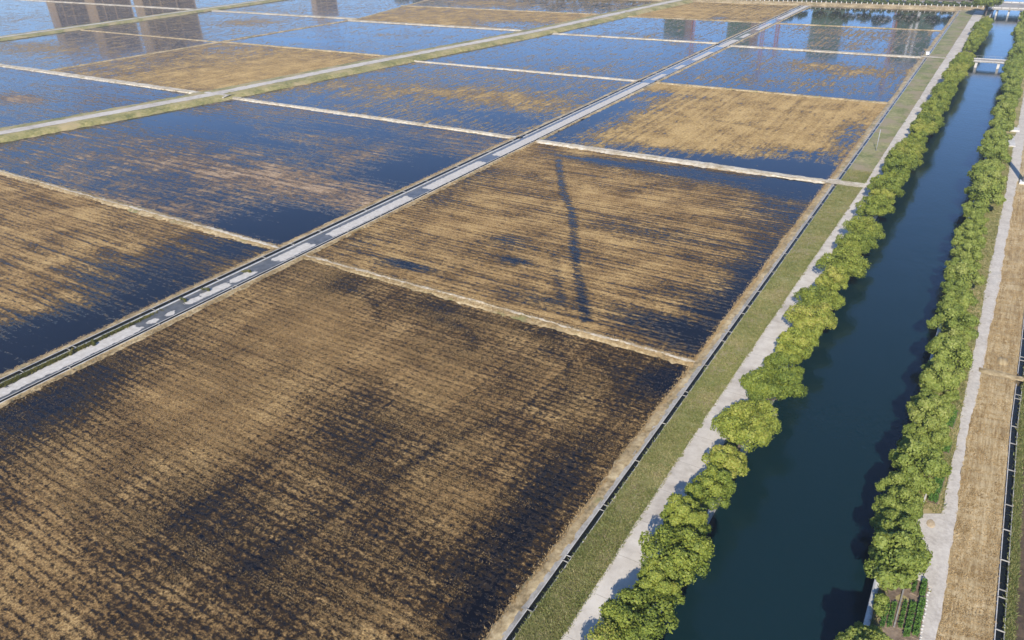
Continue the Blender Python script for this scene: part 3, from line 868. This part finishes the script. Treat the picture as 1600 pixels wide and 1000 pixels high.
# right bank: looser and more mixed
right = [(1.7, 56.2, 0.7), (1.7, 64.6, 0.75), (1.9, 69.2, 0.7), (3.3, 74.4, 0.72), (1.9, 75.0, 0.6), (2.2, 106.5, 0.8), (3.6, 88.5, 0.75), (3.7, 97.0, 0.7), (2.0, 42.6, 0.95), (2.0, 46.6, 0.42), (2.3, 53.4, 1.22), (2.6, 57.0, 1.05), (1.9, 59.4, 0.75), (2.0, 61.8, 0.85), (3.0, 63.2, 0.6), (2.6, 67.4, 1.05), (2.1, 70.6, 0.62), (2.3, 72.6, 0.78), (2.6, 77.2, 1.05), (3.3, 79.8, 0.8), (2.3, 81.6, 0.75),
         (2.9, 85.0, 1.0), (2.2, 88.6, 0.7), (3.3, 91.6, 1.1), (2.5, 95.4, 0.75), (3.2, 100.0, 1.1), (2.4, 104.4, 0.8), (3.3, 108.6, 0.95), (2.5, 112.6, 0.75), (3.1, 116.2, 1.0), (2.5, 121, 0.8), (3.1, 126, 0.95), (2.7, 131, 0.95), (2.6, 137, 0.85), (3.0, 142, 0.8), (2.6, 147.5, 1.0)]
right.sort(key=lambda q: q[1])
y = 153.0
while y < 452:
    if not 309 < y < 319:
        right.append((float(can_r(y)) + r.uniform(0.6, 1.9), y, r.uniform(0.85, 1.3)))
    y += r.uniform(3.6, 5.6)
for i, (x, y, s) in enumerate(right):
    tree('bank_tree', x, y, 0.33, CROWN_R, TRUNK_R, r.randrange(4), s, 2.5, r.uniform(0, 6.28),
         'loose green tree, %s from the bottom edge in the right canal bank row' % ordinal(i + 1), 'trees along the right canal bank', r.uniform(0.9, 1.15))

# shrubs between them
SHRUB = [crown_mesh('foliage', 300 + i, 0.75, 0.85, 0.6, 1500, 0.11, 9, M['leafR'], (0.3, 0.5)) for i in range(3)]
DRYSHRUB = [crown_mesh('foliage', 310, 0.7, 0.9, 0.7, 700, 0.09, 8, M['strawblade'], (0.3, 0.5), 0.3)]
shr = []
y = 47.0
for _ in range(26):
    yq = r.uniform(66, 150)
    shr.append((float(can_r(yq)) + r.uniform(1.2, 3.2), yq))
while y < 240:
    shr.append((float(can_r(y)) + r.uniform(0.7, 2.6), y))
    y += r.uniform(1.6, 4.0)
shr = [(x, y) for x, y in shr if not (x > 3.2 and 47 < y < 66)]
for i, (x, y) in enumerate(shr):
    o = link('shrub', SHRUB[i % 3], None, (x, y, 0.62), r.uniform(0, 6.28), r.uniform(0.6, 1.3))
    tag(o, 'low green shrub, %s from the bottom edge among the right bank trees' % ordinal(i + 1), 'shrub', 'shrubs under the right bank trees')
o = link('shrub', DRYSHRUB[0], None, (-13.6, 134.2, 0.9), 0.3, 1.6)
tag(o, 'grey brown leafless shrub beside the turquoise net on the left bank', 'shrub')
for k, (x, y, s) in enumerate([(-12.9, 63.2, 0.7), (-12.9, 102.5, 0.7), (-12.7, 52.2, 0.6), (-12.8, 43.3, 0.6)]):
    o = link('shrub', SHRUB[k % 3], None, (x, y, 0.3), k * 1.3, s)
    tag(o, 'small shrub overhanging the canal, %s from the bottom edge under the left trees' % ordinal(k + 1), 'shrub', 'shrubs at the foot of the left canal wall')
# weeds standing in the flooded lane
LW = crown_mesh('foliage', 330, 1.1, 0.4, 0.4, 420, 0.16, 7, M['weed'], (0.35, 0.6), 0.3)
for k, (px, py) in enumerate([(113, 552), (146, 538), (286, 471), (321, 455), (385, 427)]):
    x, y = G(px, py)
    o = link('weed_clump', LW, None, (x, y, 0.3), 0.35 * k - 0.6, (0.7, 0.5, 0.6))
    tag(o, 'dark weed clump growing across the flooded lane, %s from the left edge' % ordinal(k + 1), 'weed', 'weed clumps on the flooded lane')

# far tree belt behind the embankment road
fx = -400.0
k = 0
while fx < 70:
    k += 1
    if not can_l(485) - 6 < fx < can_r(485) + 6:
        s = r.uniform(0.75, 1.15)
        tree('roadside_tree', fx, 470.5 + r.uniform(-1.0, 3), 1.0, CROWN_F, TRUNK_F, r.randrange(3), s, 5.6, r.uniform(0, 6.28),
             'dark green roadside tree beyond the embankment, %s from the left of the far belt' % ordinal(k), 'trees behind the far embankment road')
    fx += r.uniform(5.5, 10.5)
hedge = crown_mesh('foliage', 350, 5.0, 1.6, 1.5, 900, 0.45, 14, M['leafF'], (0.2, 0.4))
k = 0
for hx in np.arange(-300, 70, 8.5):
    if can_l(490) - 6 < hx < can_r(490) + 6:
        continue
    k += 1
    tag(link('hedge', hedge, None, (float(hx), 468.6, 1.9), r.uniform(-.1, .1), (1, 1, r.uniform(0.8, 1.3))), 'clipped hedge length under the far tree belt, %s from its left end' % ordinal(k), 'hedge', 'hedges under the far tree belt')

# ------------------------------------------------------------------ ground cover (uncountable)
def scatter(n, xf0, xf1, y0, y1, seed, dens=None, ypow=1.0):
    rr = np.random.default_rng(seed)
    y = y0 + (y1 - y0) * rr.uniform(0, 1, n) ** ypow
    u = rr.uniform(0, 1, n)
    x = xf0(y) * (1 - u) + xf1(y) * u
    if dens is not None:
        keep = rr.uniform(0, 1, n) < dens(x, y)
        x, y = x[keep], y[keep]
    return x, y, rr

# verge grass
x, y, rr = scatter(34000, const(DITCH + 0.35), off(path_l, -0.05), 28, 170, 401, ypow=1.5)
tone = np.clip(0.45 + 0.55 * vnoise(x, y, 5, 0.5) + 0.35 * vnoise(x, y, 6, 2.2) - 0.35 * np.exp(-((path_l(y) - x) / 0.5) ** 2) - 0.25 * np.exp(-((x - DITCH) / 0.7) ** 2), 0, 1)
P = np.stack([x, y, np.full(len(x), 0.33)], 1)
stuff(link('verge_grass', tufts_mesh('verge_grass', P, 0.17, 0.11, 3, rr, M['blade'], 0.7, tone)), 'rough green and straw grass on the verge beside the canal road', 'grass')
# right bank grass
x, y, rr = scatter(16000, off(can_r, 0.5), off(rp_l, 0.05), 44, 200, 402, ypow=1.5)
keep = ~((x > 3.5) & (y > 55.3) & (y < 65.2)) & ~((y < 56) & (x > 2.6))
x, y = x[keep], y[keep]
stuff(link('bank_grass', tufts_mesh('bank_grass', np.stack([x, y, np.full(len(x), 0.33)], 1), 0.22, 0.12, 3, rr, M['blade'], 0.7)), 'rough grass and weeds on the right canal bank', 'grass')
# left bank grass under trees
x, y, rr = scatter(9000, off(path_r, 0.0), off(can_l, -0.4), 30, 200, 403, ypow=1.5)
stuff(link('bank_grass', tufts_mesh('bank_grass', np.stack([x, y, np.full(len(x), 0.33)], 1), 0.22, 0.12, 3, rr, M['blade'], 0.7)), 'grass under the trees on the left canal bank', 'grass')
# straw on the strip by the gravel road
x, y, rr = scatter(20000, off(rp_r, -0.1), off(ditch_r, -0.45), 44, 170, 404, ypow=1.4)
x = rp_r(y) + np.round((x - rp_r(y)) / 0.26) * 0.26 + rr.normal(0, 0.05, len(x))
keep = ~((y > 94.0) & (y < 95.8))
x, y = x[keep], y[keep]
stuff(link('straw', tufts_mesh('straw', np.stack([x, y, np.full(len(x), 0.32)], 1), 0.10, 0.07, 3, rr, M['strawblade'], 0.9, np.clip(0.5 + 0.3 * np.sin((x - rp_r(y)) * 6.0) + 0.3 * vnoise(x, y, 8, 1.5), 0, 1))), 'golden straw stubble in rows between the gravel road and right channel', 'straw')
x, y, rr = scatter(7000, off(ditch_r, 0.42), off(ditch_r, 0.95), 44, 130, 405, ypow=1.4)
stuff(link('channel_weeds', tufts_mesh('channel_weeds', np.stack([x, y, np.full(len(x), 0.3)], 1), 0.2, 0.12, 3, rr, M['blade'], 0.7)), 'green weeds along the outer side of the right-hand channel', 'weeds')
# stubble tufts on the nearest paddy, thin where it is flooded
x, y, rr = scatter(330000, const(-94.2), const(-24.2), 22, 78.3, 406, ypow=1.15)
row = np.round(y / 0.3) * 0.3
y = row + rr.normal(0, 0.05, len(row))
dd = blobs(x, y, *FIELDS['A']) + 0.5 * vnoise(x * 0.08, y, 9, 1.6) + 0.30 * vnoise(x, y * 0.1, 10, 1.0) + 0.35 * vnoise(x, y, 11, 0.35)
keep = rr.uniform(0, 1, len(x)) < np.clip((dd - 0.25) * 1.5, 0.03, 1)
x, y, dd = x[keep], y[keep], dd[keep]
stuff(link('stubble', tufts_mesh('stubble', np.stack([x, y, np.zeros(len(x))], 1), 0.10, 0.034, 3, rr, M['strawblade'], 0.9, np.clip(dd * 0.7 + rr.normal(0, 0.25, len(x)) - 0.25, 0, 1))), 'cut rice stubble standing in rows on the nearest paddy field', 'stubble')
# dry grass on the nearer bunds
xs, ys_, zs = [], [], []
for yb, x0, x1, n in ((79.6, -94.7, -23.5, 5200), (79.7, -190, -101, 4200), (160.0, -94, -24, 2600)):
    xx = rr.uniform(x0, x1, n)
    oo = rr.normal(0, 0.6, n)
    oo = np.where(np.abs(oo) < 0.35, oo * 2.2, oo)
    xs.append(xx); ys_.append(yb + oo); zs.append(np.clip(0.30 - 0.22 * np.abs(oo), 0, 1))
for xb, y0, y1, n in ((-23.9, 25, 200, 13000), (-101.6, 25, 160, 4200), (-94.3, 20, 160, 4200)):
    yy = rr.uniform(y0, y1, n)
    oo = rr.normal(0, 0.38, n)
    xs.append(xb + oo); ys_.append(yy); zs.append(np.clip(0.26 - 0.2 * np.abs(oo), 0, 1))
P = np.stack([np.concatenate(xs), np.concatenate(ys_), np.concatenate(zs)], 1)
stuff(link('bund_grass', tufts_mesh('bund_grass', P, 0.13, 0.07, 3, rr, M['strawblade'], 0.8)), 'dry straw-coloured grass on the bunds between the fields', 'grass')
# green and orange weeds between lane and its left channel
yy = rr.uniform(22, 55, 5000)
xx = rr.uniform(-99.55, -98.8, 5000)
keep = rr.uniform(0, 1, 5000) < np.clip((55 - yy) / 22, 0, 1)
stuff(link('lane_weeds', tufts_mesh('lane_weeds', np.stack([xx, yy, np.full(5000, 0.13)], 1)[keep], 0.22, 0.16, 3, rr, M['weed'], 0.7, np.clip(0.5 + 0.8 * vnoise(xx, yy, 12, 1.2), 0, 1)[keep])), 'green and orange weeds along the left edge of the white lane', 'weeds')

# ------------------------------------------------------------------ bridges
def footbridge():
    yb = 314.5
    xa, xb = float(can_l(yb)) - 0.8, float(can_r(yb)) + 0.8
    xm, L = (xa + xb) / 2, xb - xa
    root = empty('footbridge', (xm, yb, 0))
    tag(root, 'pale concrete footbridge on slim piers across the canal', 'bridge')
    box('deck', (0, 0, 0.55), (L, 5.0, 0.4), M['kerb2'], root, bevel=0.03)
    for s in (-1, 1):
        box('kerb', (0, s * 2.4, 0.84), (L, 0.18, 0.18), M['kerb'], root)
    for px in (-L * 0.22, L * 0.22):
        p = box('pier', (px, 0, -1.35), (0.8, 4.2, 3.4), M['kerb'], root, bevel=0.04)
        box('pier_cap', (0, 0, 1.75), (1.1, 4.7, 0.22), M['kerb'], p)
    rail = None
    for s in (-1, 1):
        for k in range(9):
            q = (-L / 2 + 0.5 + k * (L - 1) / 8, s * 2.4, 1.3)
            if rail is None:
                rail = box('rail_post', q, (0.06, 0.06, 0.85), M['kerb2'], root)
            else:
                link('rail_post', rail.data, root, q)
        box('handrail', (0, s * 2.4, 1.76), (L - 0.8, 0.05, 0.05), M['kerb2'], root)
footbridge()

def road_bridge():
    xa, xb = float(can_l(466)) - 0.7, float(can_r(466)) + 0.7
    xm, L = (xa + xb) / 2, xb - xa + 6
    root = empty('road_bridge', (xm, 466, 0))
    tag(root, 'wide flat concrete road bridge on piers at the far end of the canal', 'bridge')
    box('deck', (0, 4, 1.45), (L, 26, 0.6), M['kerb2'], root, bevel=0.05)
    box('road_surface', (0, 4, 1.78), (L, 22, 0.05), M['kerb2'], root)
    for yy in (-8.7, 16.7):
        p = box('parapet', (0, yy, 2.15), (L, 0.3, 0.8), M['kerb2'], root, bevel=0.03)
        for k in range(6):
            box('panel', (-L / 2 + (k + 0.5) * L / 6, -0.17, 0.0), (L / 6 - 0.5, 0.05, 0.5), M['kerb'], p)
    for px in (-L * 0.24, 0, L * 0.24):
        for yy in (-7.5, 2, 11):
            box('pier', (px, yy, -1.0), (0.7, 0.7, 4.3), M['kerb'], root, bevel=0.04)
        box('pier_cap', (px, 2, 1.0), (0.9, 20, 0.3), M['kerb'], root)
road_bridge()

# white posts along the embankment road
post = None
k = 0
for px in np.arange(-190, -13, 2.6):
    k += 1
    x = float(px) + r.uniform(-.2, .2)
    if post is None:
        V, F = tube([(0, 0, 0), (0, 0, 0.95), (0, 0, 1.05)], [0.17, 0.17, 0.08], 8)
        post = new_mesh('road_post', V, F, M['white'])
    tag(link('road_post', post, None, (x, 465.4, 1.1)), 'short white post on the embankment edge, %s from the left' % ordinal(k), 'post', 'white posts along the embankment road')
# street lamps
lamp_p = None
for k, px in enumerate((-172, -140, -108, -78, -46, -22)):
    root = empty('street_lamp', (px, 475.5, 1.1))
    tag(root, 'thin street lamp standing in the far tree belt, %s from the left' % ordinal(k + 1), 'street lamp', 'street lamps along the embankment road')
    if lamp_p is None:
        V, F = tube([(0, 0, 0), (0, 0, 5), (0, 0, 9)], [0.12, 0.09, 0.06], 8)
        V2, F2 = tube([(0, 0, 8.9), (0, -1.0, 9.3), (0, -1.8, 9.35)], [0.05, 0.05, 0.05], 6)
        V, F = join([(V, F), (V2, F2)])
        lamp_p = new_mesh('pole', V, F, M['steel'])
        lamp_h = box('lamp_head', (0, -2.0, 9.36), (0.28, 0.7, 0.14), M['steel'], root, bevel=0.03)
    else:
        link('lamp_head', lamp_h.data, root, (0, -2.0, 9.36))
    link('pole', lamp_p, root)

# ------------------------------------------------------------------ canal side things
def landing(x, y, w, l, label, steps=3):
    root = empty('stone_landing', (x, y, 0))
    tag(root, label, 'landing')
    box('slab', (0, 0, 0.34), (w, l, 0.22), M['kerb2'], root, bevel=0.03)
    for k in range(steps):
        box('step', (w / 2 + 0.12 + 0.0 * k, -l / 2 - 0.2 - 0.28 * k, 0.05 - 0.34 * k), (0.5, 0.27, 0.3), M['kerb2'], root)
landing(-12.9, 74.2, 1.1, 0.5, 'small pale stone landing under the large tree on the left bank')
landing(-13.0, 103.2, 1.2, 0.7, 'pale stone landing jutting over the water, middle of the left bank')
root = empty('pump_platform', (-8.9, 404, 0))
tag(root, 'white concrete pump platform on the left bank near the far end', 'platform')
box('slab', (0, 0, 0.3), (4.2, 9.0, 0.5), M['white'], root, bevel=0.04)
for sx in (-1.6, 1.6):
    for sy in (-3.6, 3.6):
        box('pile', (sx, sy, -1.9), (0.35, 0.35, 3.9), M['kerb'], root)
for k in range(4):
    box('rail_post', (-1.8 + 1.2 * k, 4.2, 1.1), (0.08, 0.08, 1.1), M['white'], root)
box('handrail', (0, 4.2, 1.68), (3.7, 0.07, 0.07), M['white'], root)
root = empty('pump_platform', (5.6, 392, 0))
tag(root, 'small white concrete platform among the trees on the far right bank', 'platform')
box('slab', (0, 0, 0.3), (3.4, 5.0, 0.5), M['white'], root, bevel=0.04)
for sx in (-1.3, 1.3):
    box('pile', (sx, 0, -1.9), (0.35, 0.35, 3.9), M['kerb'], root)
box('rail_post', (-1.4, -2.2, 1.0), (0.08, 0.08, 1.0), M['white'], root)

# turquoise net heap
def heap(name, x, y, z, rx, ry, h, mat, seed, rz=0.0):
    rr = random.Random(seed)
    V, F = [], []
    nr, ns = 6, 18
    for i in range(nr):
        f = i / (nr - 1)
        for k in range(ns):
            a = 2 * math.pi * k / ns
            q = (1 - f) * (1 + rr.uniform(-.14, .14))
            V.append((rx * q * math.cos(a), ry * q * math.sin(a), h * (1 - (1 - f) ** 1.7) * (1 + rr.uniform(-.2, .2)) - 0.05 * (i == 0)))
    for i in range(nr - 1):
        for k in range(ns):
            k2 = (k + 1) % ns
            F.append((i * ns + k, i * ns + k2, (i + 1) * ns + k2, (i + 1) * ns + k))
    return link(name, new_mesh(name, V, F, M[mat], True), None, (x, y, z), rz)
tag(heap('net_heap', -15.3, 137.4, 0.38, 0.8, 1.6, 0.7, 'tarp', 1), 'crumpled turquoise net heap at the edge of the left canal road', 'net')
tag(heap('sand_heap', 4.9, 63.3, 0.40, 0.42, 0.7, 0.05, 'sand', 2), 'low heap of brown sand on the gravel yard', 'sand heap')
tag(heap('straw_heap', 9.4, 98.5, 0.33, 0.7, 1.2, 0.25, 'straw', 3), 'small heap of pale straw just beyond the dirt cross path', 'straw heap')

# utility poles
def utility_pole(x, y, z, h, r0, r1, label, arms=1):
    root = empty('utility_pole', (x, y, z))
    tag(root, label, 'pole')
    V, F = tube([(0, 0, -0.3), (0, 0, h * 0.5), (0, 0, h)], [r0, (r0 + r1) / 2, r1], 10)
    link('shaft', new_mesh('shaft', V, F, M['steel'], True), root)
    for k in range(arms):
        a = box('cross_arm', (0, 0, h - 0.4 - 0.9 * k), (1.6, 0.1, 0.1), M['steel'], root)
        for s in (-0.7, 0.0, 0.7):
            V, F = tube([(s, 0, 0.05), (s, 0, 0.16), (s, 0, 0.26)], [0.03, 0.06, 0.04], 6)
            link('insulator', new_mesh('insulator', V, F, M['white']), a)
    return root
utility_pole(-19.2, 186.5, 0.34, 5.0, 0.09, 0.06, 'slim pale pole on the green verge left of the canal road', 0)
root = empty('steel_mast', (10.3, 176.0, 0.3))
tag(root, 'tall tapered steel mast on white footing at the right edge', 'mast')
V, F = tube([(0, 0, 0), (0, 0, 9), (0, 0, 18.5)], [0.62, 0.46, 0.28], 14)
link('shaft', new_mesh('shaft', V, F, M['steel'], True), root)
box('footing', (0, 0, 0.1), (1.9, 1.9, 0.7), M['white'], root, bevel=0.06)
for k in range(3):
    box('cross_arm', (0, 0, 17.9 - 1.6 * k), (2.6, 0.16, 0.16), M['steel'], root)
# pale slabs beside the gravel road
tag(box('concrete_slab', (7.2, 219.5, 0.5), (2.2, 3.0, 0.4), M['kerb'], None, 0.05, 0.05), 'pale concrete slab beside the gravel road on the right bank', 'slab')
tag(box('concrete_slab', (6.6, 208, 0.42), (2.2, 9.0, 0.3), M['kerb'], None, 0.05, 0.05), 'long low concrete apron next to the pale slab on the right', 'slab')
# valve box at the bund crossing
root = empty('valve_box', (-22.9, 322.0, 0.3))
tag(root, 'small white valve box where the bund meets the channel', 'valve box')
box('body', (0, 0, 0.5), (1.1, 1.1, 1.0), M['white'], root, bevel=0.05)
box('lid', (0, 0, 1.05), (1.3, 1.3, 0.1), M['kerb'], root)

# ------------------------------------------------------------------ gardens on the right bank
soil_g = simple('garden_soil', [(0.3, (0.12, 0.085, 0.055)), (0.7, (0.27, 0.20, 0.135))], 3.0)
def bed(cx, cy, w, l, hgt, leaf, n, label, rz=0.0):
    root = empty('vegetable_bed', (cx, cy, 0.33), rz)
    tag(root, label, 'vegetable bed')
    box('soil', (0, 0, 0.02), (w + 0.25, l + 0.25, 0.16), soil_g, root, bevel=0.05)
    rr = np.random.default_rng(int(cx * 100 + cy * 7))
    P = np.stack([rr.uniform(-w / 2, w / 2, n), rr.uniform(-l / 2, l / 2, n), 0.1 + hgt * rr.uniform(0.1, 1, n) ** 0.6], 1)
    P[:, 2] += 0.06 * np.sin(P[:, 1] * 9) + 0.05 * np.sin(P[:, 0] * 14)
    N = np.stack([rr.normal(0, 0.5, n), rr.normal(0, 0.5, n), np.ones(n)], 1)
    V, F, T = leaf_quads(P, N, leaf, rr, np.clip(0.3 + 0.7 * rr.uniform(0, 1, n), 0, 1))
    me = new_mesh('plants', V, F, M['leafV'])
    me.attributes.new('tone', 'FLOAT', 'POINT').data.foreach_set('value', T.astype(np.float32))
    link('plants', me, root)
bed(5.25, 51.2, 0.42, 4.2, 0.40, 0.10, 1300, 'dense green vegetable bed next to the gravel road, bottom right', -0.02)
bed(4.65, 50.6, 0.42, 4.0, 0.36, 0.10, 1200, 'dense green vegetable bed, second from the gravel road, bottom right', -0.02)
bed(5.2, 54.6, 0.38, 1.8, 0.36, 0.10, 600, 'short green bed by the corner of the gravel yard', -0.02)
bed(4.1, 50.9, 0.28, 3.0, 0.22, 0.10, 500, 'thin yellowish bed beside the narrow plank in the garden', -0.02)
bed(3.35, 50.4, 0.34, 2.8, 0.26, 0.10, 520, 'pale green vegetable bed left of the garden plank', -0.02)
bed(2.85, 50.0, 0.34, 2.8, 0.26, 0.10, 480, 'pale green vegetable bed nearest the canal wall', -0.02)
bed(4.55, 54.4, 0.26, 1.4, 0.22, 0.09, 260, 'small light green bed in the middle of the garden', -0.02)
bed(4.85, 69.2, 0.75, 5.6, 0.30, 0.12, 2100, 'long dark green vegetable bed beside the gravel road above the yard', -0.06)
bed(5.0, 76.2, 0.8, 1.8, 0.30, 0.12, 700, 'light green vegetable patch near the long white plank', -0.06)
bed(5.0, 82.0, 0.8, 3.4, 0.35, 0.12, 1200, 'bright green vegetable patch squeezed between trees and gravel road', -0.06)
struct(ribbon('garden_ground', [(off(can_r, 0.6), 0.385), (off(can_r, 2.4), 0.40), (off(rp_l, -0.05, wob(95, 0.08)), 0.385)], 40, 55.6, 0.5, soil_g, zj=0.015))
struct(ribbon('garden_ground', [(const(4.2), 0.395), (off(rp_l, -0.1, wob(96, 0.1)), 0.395)], 65.3, 84.5, 0.5, M['greenverge'], zj=0.01))
tag(box('plank', (3.75, 51.8, 0.5), (0.12, 5.2, 0.06), M['kerb2'], None, -0.03, 0.01), 'narrow grey plank lying between the garden beds', 'plank')
tag(box('plank', (4.15, 76.0, 0.5), (0.16, 5.0, 0.06), M['kerb'], None, -0.05, 0.01), 'long white plank lying by the trees above the dark green bed', 'plank')
tag(box('plank', (4.1, 67.6, 0.5), (0.16, 3.2, 0.06), M['kerb'], None, -0.08, 0.01), 'short white plank between trees and the dark green bed', 'plank')
k = 0
for yy in np.arange(48.2, 55, 0.42):
    k += 1
    V, F = [], []
    rr = random.Random(k)
    nlat = 4
    for a in range(nlat):
        for b in range(7):
            th, ph = math.pi * 0.5 * a / (nlat - 1), 2 * math.pi * b / 7
            q = rr.uniform(0.75, 1.15) * rr.choice((0.09, 0.11, 0.13))
            V.append((q * math.cos(th) * math.cos(ph), q * math.cos(th) * math.sin(ph), q * 0.8 * math.sin(th)))
    for a in range(nlat - 1):
        for b in range(7):
            F.append((a * 7 + b, a * 7 + (b + 1) % 7, (a + 1) * 7 + (b + 1) % 7, (a + 1) * 7 + b))
    tag(link('edging_stone', new_mesh('edging_stone', V, F, M['kerb']), None, (5.62 + rr.uniform(-.06, .06), float(yy) + rr.uniform(-.1, .1), 0.38)),
        'pale edging stone between garden and gravel road, %s from the bottom' % ordinal(k), 'stone', 'edging stones of the garden')

# ------------------------------------------------------------------ towers beyond the frame, seen mirrored in the flooded fields
def face_cam(x, y):
    return math.atan2(-x, y)      # local -Y towards the drone

def apartment_tower(x, y, w, dpt, h, label, step=0.0):
    root = empty('apartment_tower', (x, y, 0), face_cam(x, y))
    tag(root, label, 'tower', 'brown apartment towers mirrored at the top left')
    box('body', (0, 0, h / 2), (w, dpt, h), M['tan_render'], root)
    nf = int(h / 3.1)
    pane = None
    for f in range(nf):
        z = 1.9 + f * 3.1
        for (a, b) in ((0.22, 0.36), (0.385, 0.60), (0.63, 0.97)):
            c = (-w / 2 + w * (a + b) / 2, -dpt / 2 - 0.06, z)
            key = (round(w, 2), a)
            if key not in strut_cache:
                strut_cache[key] = box('window', c, (w * (b - a), 0.2, 2.5), M['dark_glass'], root).data
            else:
                link('window', strut_cache[key], root, c)
    for a in (0.0, 0.375, 0.615):
        box('pier', (-w / 2 + w * (a + (0.1 if a == 0 else 0.0)), -dpt / 2 - 0.3, h / 2 + 0.5), (w * (0.2 if a == 0 else 0.02), 0.8, h + 1.0), M['tan_render'], root)
    box('roof_hut', (-w * 0.2, 0, h + 2.0), (w * 0.3, dpt * 0.6, 4.0), M['tan_render'], root)
    if step:
        box('wing', (w / 2 + step / 2, 1.0, h * 0.42), (step, dpt * 0.9, h * 0.84), M['tan_render'], root)
        for f in range(int(h * 0.84 / 3.1)):
            key = ('wing', step)
            c = (w / 2 + step / 2, 1.0 - dpt * 0.45 - 0.06, 1.9 + f * 3.1)
            if key not in strut_cache:
                strut_cache[key] = box('window', c, (step * 0.84, 0.2, 2.3), M['dark_glass'], root).data
            else:
                link('window', strut_cache[key], root, c)
apartment_tower(-708, 385, 30, 20, 44, 'brown apartment tower, leftmost of the three mirrored at top left')
apartment_tower(-655, 392, 34, 20, 49, 'brown apartment tower, middle of the three mirrored at top left')
apartment_tower(-598, 398, 32, 20, 51, 'brown apartment tower, rightmost of the three mirrored at top left', 14)
apartment_tower(-516, 506, 22, 16, 27, 'small brown apartment tower mirrored at the top edge left of centre')

def netted_tower(x, y, w, dpt, h, label, stripe=False, side=0.0):
    root = empty('unfinished_tower', (x, y, 0), face_cam(x, y))
    tag(root, label, 'tower', 'towers under construction mirrored at the top right')
    box('frame', (0, 0, h / 2), (w, dpt, h), M['brownslab'], root)
    nf = int(h / 3.2)
    data = None
    nw = w * (1 - side)
    for f in range(nf):
        c = (-w * side / 2, -dpt / 2 - 0.25, 1.7 + 3.2 * f)
        if data is None:
            data = box('safety_net', c, (nw + 0.5, 0.4, 3.0), M['net'], root).data
        else:
            link('safety_net', data, root, c)
    if stripe:
        for sx in (-1.8, 1.8):
            st = box('hoist_track', (sx, -dpt / 2 - 0.9, h * 0.47), (1.7, 0.7, h * 0.86), M['white'], root)
            for f in range(nf - 2):
                box('tie', (0, -0.4, -h * 0.42 + 3.2 * f + 1.6), (1.9, 0.15, 0.35), M['kerb2'], st)
    box('roof_core', (w * 0.1, 0, h + 1.5), (w * 0.3, dpt * 0.5, 3.0), M['brownslab'], root)
netted_tower(-113, 608, 21, 18, 52, 'green netted unfinished tower mirrored left of the white striped one')
netted_tower(-63, 688, 27, 20, 67, 'green netted unfinished tower with white twin hoist tracks, mirrored at right', True)
netted_tower(-229, 617, 23, 18, 46, 'green netted tower with bare brown side, mirrored furthest left of the four', side=0.3)
netted_tower(-173, 606, 23, 18, 48, 'green netted tower with bare brown side, mirrored over the white lane', side=0.28)

def crane(x, y, h, label, az):
    root = empty('tower_crane', (x, y, 0), face_cam(x, y) + az)
    tag(root, label, 'crane', 'red tower cranes mirrored in the flooded fields')
    parts = []
    w = 1.1
    for sx in (-w, w):
        for sy in (-w, w):
            parts.append(tube([(sx, sy, 0), (sx, sy, h)], [0.3, 0.3], 4))
    z, s = 0.0, 1
    while z < h - 3:
        for sy in (-w, w):
            parts.append(tube([(-w * s, sy, z), (w * s, sy, z + 3)], [0.2, 0.2], 4))
            parts.append(tube([(sy, -w * s, z), (sy, w * s, z + 3)], [0.2, 0.2], 4))
        z += 3
        s = -s
    V, F = join(parts)
    link('mast', new_mesh('mast', V, F, M['crane']), root)
    parts = [tube([(-0.7, 0, h), (-0.7, 42, h)], [0.18, 0.1], 4), tube([(0.7, 0, h), (0.7, 42, h)], [0.18, 0.1], 4), tube([(0, 0, h + 1.6), (0, 42, h + 0.6)], [0.16, 0.1], 4)]
    for k in range(14):
        parts.append(tube([(-0.7, k * 3, h), (0, k * 3 + 1.5, h + 1.4)], [0.08, 0.08], 4))
        parts.append(tube([(0.7, k * 3 + 3, h), (0, k * 3 + 1.5, h + 1.4)], [0.08, 0.08], 4))
    V, F = join(parts)
    link('jib', new_mesh('jib', V, F, M['crane']), root)
    V, F = join([tube([(-0.6, 0, h), (-0.6, -12, h)], [0.2, 0.2], 4), tube([(0.6, 0, h), (0.6, -12, h)], [0.2, 0.2], 4), tube([(0, 0, h), (0, 0, h + 6)], [0.5, 0.12], 4)])
    link('counter_jib', new_mesh('counter_jib', V, F, M['crane']), root)
    box('counterweight', (0, -11, h - 1.2), (1.8, 2.2, 2.4), M['kerb2'], root)
    box('cab', (1.4, 1.2, h - 0.9), (1.3, 1.6, 1.9), M['white'], root)
crane(-213, 606, 57, 'red tower crane mirrored beside the leftmost netted tower', 0.1)
crane(-164, 630, 73, 'tall red tower crane mirrored just right of the white lane', -0.1)
crane(-69, 618, 76, 'tallest red tower crane, mirrored left of the white striped tower', 0.05)
crane(-155, 639, 57, 'short red tower crane mirrored between lane and netted tower', 0.2)

# ------------------------------------------------------------------ thin summer haze over the plain
hz = bpy.data.materials.new('haze_air')
hz.use_nodes = True
for nd in list(hz.node_tree.nodes):
    if nd.type == 'BSDF_PRINCIPLED':
        hz.node_tree.nodes.remove(nd)
vol = hz.node_tree.nodes.new('ShaderNodeVolumePrincipled')
vol.inputs['Color'].default_value = (0.93, 0.96, 1.0, 1.0)
vol.inputs['Density'].default_value = 0.0003
vol.inputs['Anisotropy'].default_value = 0.2
hz.node_tree.links.new(vol.outputs[0], hz.node_tree.nodes['Material Output'].inputs['Volume'])
hb = box('haze', (0, 0, 46), (6200, 6200, 102), hz)
stuff(hb, 'thin pale haze lying over the whole plain', 'haze')
